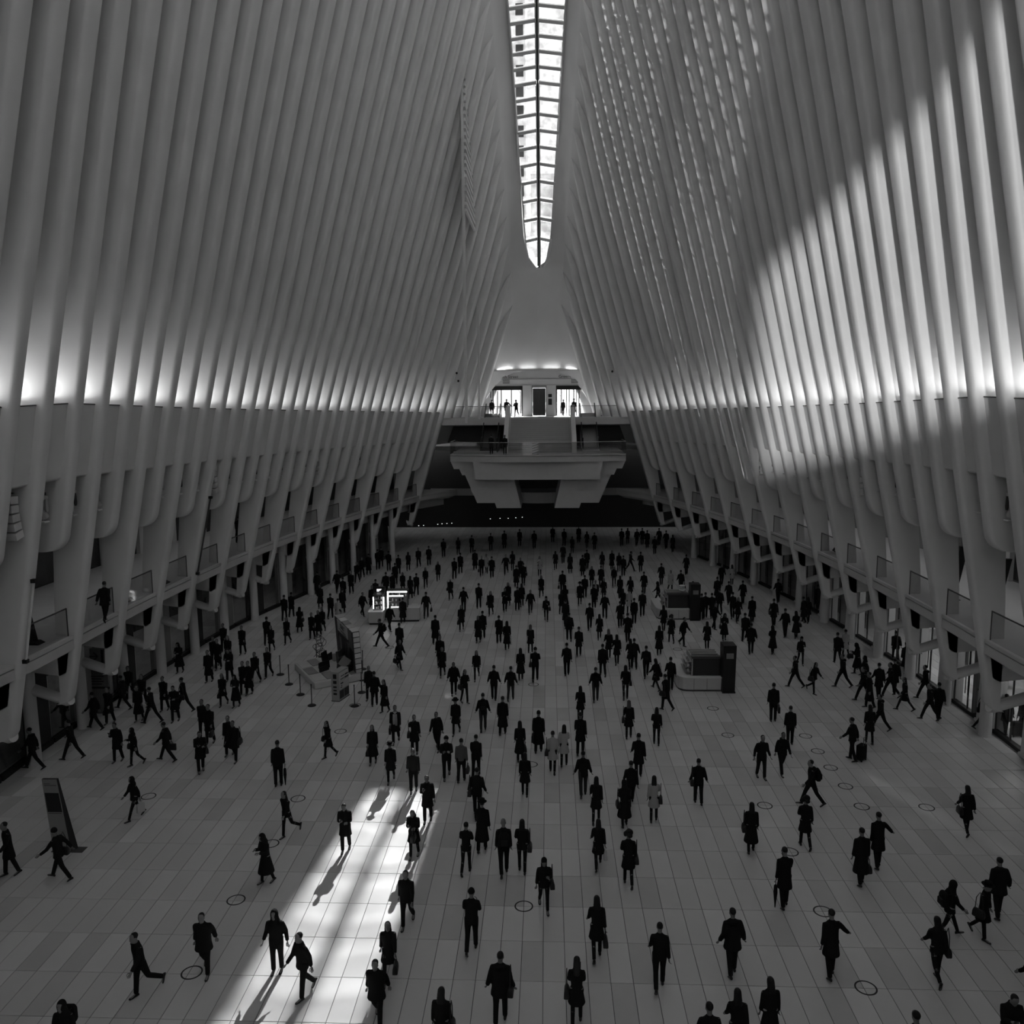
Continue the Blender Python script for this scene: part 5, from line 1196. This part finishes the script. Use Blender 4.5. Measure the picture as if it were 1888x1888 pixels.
# ---------------------------------------------------------------- people picked out one by one
P1 = [
 (262, 1836, 'tl', 'mW', 'man striding with both arms swung out in open jacket'),
 (379, 1797, 't', 'mBulk', 'man in bulky coat stepping up beside a round floor cover'),
 (512, 1792, 't', 'mSp', 'hooded man with hands in pockets at the edge of the sun patch'),
 (560, 1838, 'tl', 'mAm', 'man in coat leaning along, in front of the hooded man'),
 (126, 1972, 't', 'wHood', 'hooded person with backpack cut off by the lower picture edge', 'bp'),
 (112, 1622, 'l', 'mCap', 'person in cap with arm stretched in front of the leaning totem', 'sh'),
 (20, 1615, 'tl', 'mCo', 'man in dark coat at the very edge of the floor, beyond the totem'),
 (250, 1510, 'tl', 'wBackm', 'hooded woman carrying a pale shopping bag on open tiles', 'sb'),
 (63, 1419, 'l', 'mB', 'man with long stride nearest the big rib hook'),
 (134, 1401, 'l', 'mBm', 'man with long stride just ahead of the rib hook walker'),
 (218, 1405, 't', 'mOn', 'man with one hand raised, between two walkers by the ribs'),
 (249, 1412, 'tl', 'wHood', 'hooded woman in padded coat with shoulder bag, ahead of the briefcase man', 'sh'),
 (308, 1404, 'l', 'mB', 'man leaning forward with a briefcase trailing behind him', 'bc'),
 (371, 1424, 'tr', 'mPh', 'man in coat checking his phone with a bag at his hip', 'shL'),
 (388, 1372, 't', 'mCo', 'man in coat with handbag, front one of a close pair', 'hbL'),
 (376, 1361, 't', 'mT', 'man in plain jacket, half hidden rear one of a close pair'),
 (433, 1404, 't', 'mCom', 'front one of the standing couple left of the umbrella bag man', 'sh'),
 (424, 1393, 't', 'mLo', 'rear one of the standing couple in a long coat'),
 (514, 1449, 'a', 'mS', 'man in suit jacket seen from behind with a slim case', 'um'),
 (530, 1544, 'tl', 'wRun', 'slim woman with one foot kicked up near a floor cover'),
 (492, 1629, 'tl', 'wPuf', 'hooded person in long padded coat looking down'),
 (606, 1398, 'tl', 'wCo', 'long-haired woman with bag beside the hidden floor cover', 'sh'),
 (688, 1409, 't', 'wLo', 'woman in long coat with handbag hanging low, between scarf man and book', 'hb'),
 (730, 1371, 't', 'mScf', 'man in open coat showing a pale scarf', 'bc'),
 (765, 1390, 't', 'mHead', 'person in coat with one hand at the head', 'sh'),
 (806, 1384, 't', 'mAm', 'man in jacket with bag at the back, upper one of the trio', 'bp'),
 (721, 1443, 't', 'wHat', 'woman in hat holding a white bag above the sun patch', 'ph'),
 (763, 1461, 't', 'mSw', 'man in dark sweater walking onto the sun patch'),
 (841, 1355, 't', 'wHat', 'woman in hat with both arms down, walking alone'),
 (891, 1347, 'a', 'mJean', 'man in jeans with a backpack walking away', 'bp'),
 (927, 1355, 'a', 'mLo', 'man in long coat walking away beside the backpack man'),
 (824, 1436, 't', 'mBe', 'person in beanie with bent arms beside the grey pullover man'),
 (851, 1442, 'a', 'mPale', 'man in grey pullover seen from behind with a bag', 'hb'),
 (878, 1433, 'a', 'mT', 'man in plain jacket walking away, next to the grey pullover man'),
 (638, 1570, 't', 'mPh', 'man in coat holding a phone on the sun patch with a long shadow'),
 (789, 1516, 't', 'mOn', 'man with one hand raised beside the head of the sun patch'),
 (764, 1582, 't', 'wPh', 'woman with phone and big handbag at the edge of the sun patch', 'hbL'),
 (880, 1505, 'a', 'mTp', 'man walking away just behind the brimmed hat man', 'sh'),
 (889, 1570, 'a', 'mHat', 'man in brimmed hat and long coat seen from behind'),
 (860, 1609, 'a', 'wBun', 'woman with hair bun in short jacket seen from behind'),
 (929, 1611, 'a', 'mBald', 'bald man with backpack beside a long-haired woman', 'bp'),
 (963, 1609, 'a', 'wJm', 'long-haired woman with bag beside the bald man', 'shL'),
 (968, 1468, 'a', 'wCom', 'woman standing with back turned, front one below a floor cover'),
 (959, 1404, 'a', 'wLo', 'long-haired woman with low handbag, hidden below by another woman', 'hb'),
 (993, 1388, 'a', 'mLo', 'man in long coat with briefcase seen from behind', 'bcL'),
 (751, 1709, 't', 'mA', 'man in dark jacket walking alone to the right of the sun patch'),
 (718, 1806, 't', 'wBack', 'woman in open coat with big handbag, behind a bulky man', 'hbL'),
 (696, 1889, 't', 'mBulk', 'bulky man with foot lifted at the lower picture edge'),
 (815, 1952, 'a', 'wCom', 'long-haired woman with bag at the lower picture edge', 'shL'),
 (923, 1886, 'a', 'mFur', 'person in puffy coat with fur-edged hood seen from behind', 'sh'),
 (870, 1752, 'a', 'mBe', 'person in beanie with bent arms walking away alone'),
 (1003, 1680, 't', 'wSho', 'woman in beanie with one hand at her shoulder beside a floor cover', 'sh'),
 (1100, 1765, 'a', 'wCo', 'woman in flared coat with handbag walking away at the front', 'hb'),
 (1215, 1820, 'a', 'mA', 'broad man in dark jacket walking away at the front'),
 (1349, 1798, 'a', 'mFur', 'person in padded jacket with both arms bent, seen from behind'),
 (1063, 1888, 'a', 'wPh', 'woman in coat with phone at the lower picture edge', 'shL'),
 (1306, 1992, 'a', 'mA', 'man showing only head and shoulders at the lower picture edge'),
 (1357, 1957, 'a', 'wJk', 'woman leaning forward next to the head at the lower edge'),
 (1418, 1932, 'a', 'wLo', 'woman in long straight coat at the lower picture edge'),
 (1070, 1328, 'a', 'wCo', 'long-haired woman in flared coat straight behind the coat man'),
 (1070, 1392, 'a', 'mCo', 'man in thigh-length coat with elbows out, seen from behind'),
 (1019, 1424, 'a', 'wPale2', 'woman in grey coat with dark shoulder bag, left of a pale pair', 'sh'),
 (1040, 1413, 'a', 'wPale', 'woman in pale coat, right one of a pale pair'),
 (1075, 1467, 'a', 'mJean', 'man in hooded jacket and jeans seen from behind'),
 (1159, 1362, 'a', 'wFair', 'fair-haired woman in dark coat beside another woman', 'shL'),
 (1210, 1374, 'a', 'wJm', 'woman with long hair and slim legs, right of the fair-haired woman'),
 (1177, 1435, 'a', 'mCo', 'man in coat walking away, above the leaning walker'),
 (1163, 1486, 'a', 'mB', 'man leaning forward, half hidden by a woman'),
 (1151, 1524, 'a', 'wPuf', 'hooded woman in long coat covering a leaning man', 'shL'),
 (1205, 1515, 'a', 'wPale', 'woman in pale coat holding a hand to her head', 'shR'),
 (1287, 1483, 'a', 'mTp', 'man with hands in pockets and a bag, alone on open tiles', 'sh'),
 (1099, 1516, 'a', 'wCo', 'woman in coat, upper one of two overlapping women'),
 (1103, 1600, 'a', 'wBack', 'woman with pale bag, lower one of two overlapping women', 'ph'),
 (1158, 1631, 'a', 'wCur', 'curly-haired woman with a dark bag', 'shL'),
 (1403, 1436, 't', 'mTp', 'man with hands in jacket pockets, left one of a pair'),
 (1441, 1427, 't', 'mB', 'man striding, right one of a pair'),
 (1456, 1373, 'a', 'mS', 'man standing above the striding pair'),
 (1425, 1330, 'a', 'mS', 'man in suit jacket with a case in each hand', 'bc'),
 (1570, 1403, 'al', 'mT', 'man with arm out pulling a wheeled suitcase', 'csR'),
 (1602, 1371, 'a', 'wCom', 'woman right behind the suitcase man'),
 (1495, 1486, 'l', 'mB', 'man with backpack and hand at chest', 'bp'),
 (1483, 1562, 'a', 'wCur', 'woman in flared coat under the backpack man'),
 (1384, 1572, 'a', 'wLo', 'long-haired woman in knee coat with bag on her left', 'shL'),
 (1445, 1673, 'a', 'mOn', 'man carrying a furled umbrella in one hand', 'umL'),
 (1586, 1631, 'a', 'mLo', 'man in long coat with a bundle in each hand', 'hb'),
 (1617, 1600, 'a', 'mUp', 'man with one elbow out, behind the bundle carrier'),
 (1780, 1537, 'a', 'wCo', 'long-haired woman with bag on the slanting light streak', 'shL'),
 (1530, 1801, 'a', 'mUp', 'man with one elbow out near a floor cover at the front'),
 (1724, 1808, 'a', 'wRun', 'woman with bag and foot kicked up at the right front', 'sh'),
 (1748, 1728, 'r', 'wBackm', 'hooded woman with a large square bag on her back', 'bp'),
 (1810, 1730, 'tr', 'wHat', 'woman in hat with dark bag before a tall man', 'sh'),
 (1838, 1692, 'a', 'mFur', 'tall person in hooded coat at the right side'),
 (1856, 1962, 't', 'mPh', 'man looking down at the phone at the lower right corner'),
 (1684, 2012, 'a', 'mT', 'head just showing at the lower picture edge'),
 (1905, 1872, 'a', 'mA', 'man almost outside the right picture edge')]
for e in P1: person(e[0], e[1], e[2], e[3], e[4], e[5] if len(e) > 5 else None)
# the case in the other hand of the suit jacket man
# ---------------------------------------------------------------- the crowd: row by row
ZONES = [
 ('under the left ribs at the front', lambda x, y: x < 480 and y >= 1180),
 ('behind the giant book', lambda x, y: x < 665 and y >= 1060),
 ('right of the giant book', lambda x, y: x < 722 and y >= 1270),
 ('behind the lit stall', lambda x, y: x < 800 and y < 1112),
 ('around the lit stall', lambda x, y: x < 792),
 ('in the dark far crowd', lambda x, y: y < 1032),
 ('in the last row before the dark', lambda x, y: y < 1072 and x < 1195),
 ('in front of the last row', lambda x, y: y < 1112 and x < 1195),
 ('left of the farther counter', lambda x, y: y < 1165 and x < 1200),
 ('left of the farther counter front', lambda x, y: y < 1215 and x < 1200),
 ('left of the nearer counter', lambda x, y: y < 1275 and x < 1245),
 ('in front of the nearer counter row', lambda x, y: x < 1245),
 ('around the farther counter', lambda x, y: x < 1290),
 ('right of the farther counter', lambda x, y: x < 1400),
 ('beside the right shop doors', lambda x, y: x < 1520),
 ('under the right ribs', lambda x, y: True)]
CROWD = [
 # under the left ribs
 (332,1241,'t','wPuf'),(228,1308,'l','mB'),(257,1330,'t','wLo'),(281,1334,'l','mBm'),(304,1311,'t','mCo'),(324,1331,'t','mPh'),(340,1314,'l','mBm','sh'),
 (155,1331,'l','mT'),(176,1345,'l','mB'),(203,1335,'t','mCo','hb'),(119,1344,'l','mA'),(396,1231,'t','mA'),(386,1258,'t','mLo'),(403,1235,'t','mCo'),(422,1226,'t','wCo'),(424,1256,'t','mPh'),(412,1302,'t','wCo','hb'),(436,1304,'t','wPuf'),
 (460,1281,'t','mLo'),(472,1262,'t','mB'),(450,1281,'t','mCo'),(448,1207,'t','mCo'),(414,1203,'t','mT'),
 (265,1306,'t','mT'),(240,1290,'t','mA'),
 # behind the book
 (495,1250,'t','mA'),(501,1202,'t','wCo'),(493,1190,'a','mT'),(530,1188,'t','wCo'),(553,1166,'a','wPuf','sh'),(576,1179,'t','mCo'),(588,1174,'t','wLo'),(595,1166,'t','wCo','sh'),(610,1140,'a','mA'),(591,1122,'t','wLo'),(632,1131,'a','mLo'),(624,1148,'a','wPale2'),
 (648,1095,'t','mCo'),(525,1145,'a','mT'),(538,1138,'a','mCo'),(586,1096,'a','mLo'),(574,1096,'a','mT'),(622,1093,'a','mBulk'),(633,1108,'a','mCo'),
 # lit stall
 (659,1075,'t','mB'),(669,1136,'tr','mB'),(687,1125,'t','mLo'),(729,1079,'a','mCo'),(743,1093,'t','wCo'),(757,1104,'a','wLo'),(768,1098,'a','mA'),(785,1085,'t','wJk'),(808,1071,'t','wCo'),(712,1098,'a','mBulk'),(724,1098,'a','mCo'),(693,1112,'a','mT'),
 (719,1163,'tr','mB'),(703,1194,'l','mB','bp'),(743,1149,'a','mLo'),(737,1234,'tr','wBack','hb'),(737,1203,'a','mCo'),(786,1139,'a','mJean','hb'),
 (682,1290,'t','mBald'),(691,1302,'a','mFur'),(710,1314,'tl','wLo'),
 (703,1046,'a','mCo'),(717,1053,'a','mT'),(753,1052,'a','wCo'),(772,1046,'t','mA'),(791,1043,'a','mCo'),(680,1060,'a','mLo'),(697,1051,'a','mT'),(668,1066,'t','mA'),(735,1060,'a','mCo'),
 # last rows
 (838,1068,'a','mT'),(849,1058,'a','mCo'),(876,1051,'a','mLo'),(888,1063,'t','mA','hb'),(897,1057,'t','wPale2'),(907,1066,'a','mCo'),(933,1060,'t','mW'),(945,1051,'a','wCo'),(952,1083,'a','mLo'),(965,1078,'a','mCom','shL'),(960,1066,'t','mT'),
 (995,1062,'t','wPale'),(998,1101,'t','wBack'),(1024,1050,'a','wCo'),(1038,1039,'a','mCo'),(1051,1057,'a','wLo'),(1074,1062,'a','mLo'),(1082,1050,'a','mCo'),(1110,1052,'a','wCo'),(1128,1051,'t','wLo'),(1141,1054,'t','wCo'),(1149,1063,'a','mT'),(1162,1054,'r','mB'),(1181,1055,'a','mCo'),
 (831,1106,'t','wWhite','sh'),(855,1128,'a','mTp'),(883,1122,'a','mT'),(905,1135,'t','wCo','sh'),(931,1128,'t','mPh'),(937,1117,'t','wLo'),(954,1126,'a','mCo'),(962,1118,'a','wCo'),(978,1132,'t','mJean'),(1007,1145,'t','wSho','sh'),(1035,1131,'a','wCo'),(1042,1124,'a','wPuf'),(1037,1094,'a','mBulk','hb'),
 (1069,1116,'t','wHat'),(1078,1103,'a','mT'),(1091,1082,'t','wCo'),(1098,1112,'t','mScf'),(1108,1084,'a','mCo'),(1113,1106,'t','wCo','ph'),(1132,1083,'t','wJk'),(1143,1103,'a','wLo'),(1162,1104,'a','wCo'),(1187,1096,'a','mCo'),(1184,1137,'a','mT'),(1169,1150,'a','mS'),(1143,1157,'a','mCo','hb'),(1148,1128,'a','wCo'),(1160,1132,'a','wPale2'),
 (1087,1161,'a','mB'),(1115,1141,'a','mTp'),(1105,1179,'a','wBack'),(1122,1215,'a','wFair'),(1137,1225,'a','wCo'),(1157,1184,'a','mCo'),(1095,1122,'a','mT'),
 (851,1163,'t','wCo','hb'),(882,1185,'t','wLo'),(890,1178,'a','mCo'),(920,1186,'a','mCo','sh'),(935,1198,'a','wLo','sb'),(978,1204,'a','wFair'),(1049,1181,'a','mBulk'),(1043,1154,'a','mLo'),(1067,1210,'a','mCo'),(1045,1246,'a','mT'),(1111,1246,'a','mBulk'),(1098,1293,'a','mJean'),(1153,1289,'a','wRun','sh'),(1169,1234,'a','mTp'),(1162,1232,'a','wCo','ph'),(1191,1249,'a','mB','bp'),(1209,1272,'al','wBack','sh'),(1227,1309,'al','mCom','sh'),(1236,1274,'a','mT'),(1215,1208,'a','wLo'),(1237,1185,'a','wCur'),(1223,1164,'a','wCo','ph'),
 (803,1188,'a','mLo','hb'),(816,1248,'t','wCo'),(812,1230,'t','mCo'),(879,1255,'t','wRun'),(837,1282,'t','mFur','bp'),(857,1297,'tr','wJm','shL'),(911,1291,'a','mTp'),(942,1291,'a','mJean'),(960,1254,'a','wLo'),(987,1255,'a','mBe','shL'),
 # around the counters and right side
 (1236,1091,'t','wPale2'),(1219,1079,'a','mCo'),(1255,1093,'a','mA','hb'),(1213,1114,'l','wBackm'),(1293,1144,'a','mCo'),(1300,1140,'a','mT'),(1317,1161,'tr','mT'),(1326,1131,'a','mBulk'),(1343,1114,'a','mB'),(1349,1079,'a','wPale'),(1330,1081,'t','mT'),(1335,1181,'t','wPuf','sh'),(1373,1184,'a','mBulk'),(1384,1206,'a','mFur'),(1360,1148,'t','wCo'),(1350,1140,'a','mBe'),(1369,1114,'a','mCo'),(1386,1148,'a','mLo'),(1303,1197,'a','wCo'),(1260,1191,'tr','mA'),(1322,1108,'a','mLo'),(1312,1140,'a','mCo'),(1277,1118,'a','mT'),(1265,1060,'a','mCo'),
 (1424,1206,'a','wPuf'),(1426,1155,'a','mCo','shL'),(1447,1175,'a','mT'),(1434,1112,'a','mT'),(1467,1177,'a','wPuf','sh'),(1481,1148,'al','mLo'),(1489,1148,'a','wCo'),(1476,1226,'t','wSho'),(1466,1268,'l','mB','sh'),(1500,1279,'tr','wRun','sh'),(1507,1124,'a','mLo'),
 (1543,1223,'a','mBulk'),(1558,1213,'a','wPale2'),(1580,1244,'l','wPuf','hb'),(1553,1268,'l','mB'),(1594,1266,'l','wBackm'),(1591,1293,'l','mB'),(1602,1306,'l','mLo'),(1619,1288,'a','mCo'),(1641,1286,'l','mB'),(1650,1218,'a','mBulk'),(1648,1280,'a','mCo'),(1669,1242,'a','mLo'),(1689,1243,'a','wLo'),(1667,1311,'l','wBack'),(1705,1290,'l','mB'),(1713,1328,'l','mB'),(1729,1328,'a','mT'),(1810,1344,'r','wBackm','sh'),(1853,1354,'a','mCo','cs'),(1886,1357,'a','mLo'),(1622,1348,'l','mB'),
 # the dark far end
 (1019,1001,'a','mCo'),(1040,1008,'a','mT'),(1067,1001,'a','mLo'),(1082,1010,'a','wCo'),(1096,1014,'a','mCo'),(1146,1007,'a','mT'),(1157,1003,'a','wCo'),(1174,1007,'t','mA'),(1184,1005,'a','mCo'),(1193,1011,'a','mLo'),(1215,1006,'a','mCo'),(1228,1012,'a','mT'),(1240,1018,'a','wLo'),(1207,1022,'a','mCo'),(1055,1020,'a','wCo'),
 (985,1012,'a','mT'),(958,1008,'a','mCo'),(930,1012,'a','mLo'),(905,1016,'a','mT'),(870,1020,'a','mCo'),(845,1022,'a','wCo'),(818,1028,'a','mT')]
inz = {}
for e in CROWD:
    for zi, (nm2, fn) in enumerate(ZONES):
        if fn(e[0], e[1]): inz.setdefault(zi, []).append(e); break
for zi, L_ in inz.items():
    L_.sort(key=lambda e: e[0])
    for n, e in enumerate(L_):
        lab = ' '.join(('%s, %s from left %s' % (LOOK[e[3]].replace(' in plain dark', ' in dark'), ordinal(n + 1), ZONES[zi][0])).split()[:16])
        person(e[0], e[1], e[2], e[3], lab, e[4] if len(e) > 4 else None, short='%s person from left %s' % (ordinal(n + 1), ZONES[zi][0]))
# ---------------------------------------------------------------- galleries and landings
for e in [(196, 1146, 'a', 'mBulk', 'bulky person standing on the left gallery behind glass', None, ZM), (441, 1001, 'a', 'mLo', 'man in long coat far along the left gallery', None, ZM),
          (1551, 1019, 'r', 'mB', 'man striding along the right gallery behind glass', None, ZM), (1596, 993, 'a', 'mT', 'person at the back of the right gallery beyond the striding man', None, ZM),
          (1727, 1052, 'tl', 'mPale', 'man in grey top beside a slanting post on the right gallery', None, ZM), (1815, 1076, 'a', 'mFur', 'person with pale head behind the widest slanting post', None, ZM),
          (931, 838, 't', 'mS', 'man in dark clothes standing alone at the foot of the stair', None, ZL), (906, 838, 'a', 'mCo', 'dim figure at the escalator left of the stair', None, ZL),
          (907, 768, 'a', 'mBulk', 'person seen against the left glass doors, outermost', None, ZU), (934, 768, 'a', 'mUp', 'tall figure with raised elbow against the left glass doors', None, ZU), (952, 768.5, 'tl', 'mBe', 'hunched figure in beanie by the left glass doors next to the stair', None, ZU),
          (1038, 767, 'tr', 'mS', 'standing figure by the right glass doors nearest the lift', None, ZU), (1058, 767, 't', 'mHat', 'figure with long coat in the middle of the right glass doors', None, ZU), (1092, 766, 'tl', 'wJm', 'slim figure at the outer pane of the right glass doors', None, ZU)]:
    person(*e[:5], e[5], e[6])
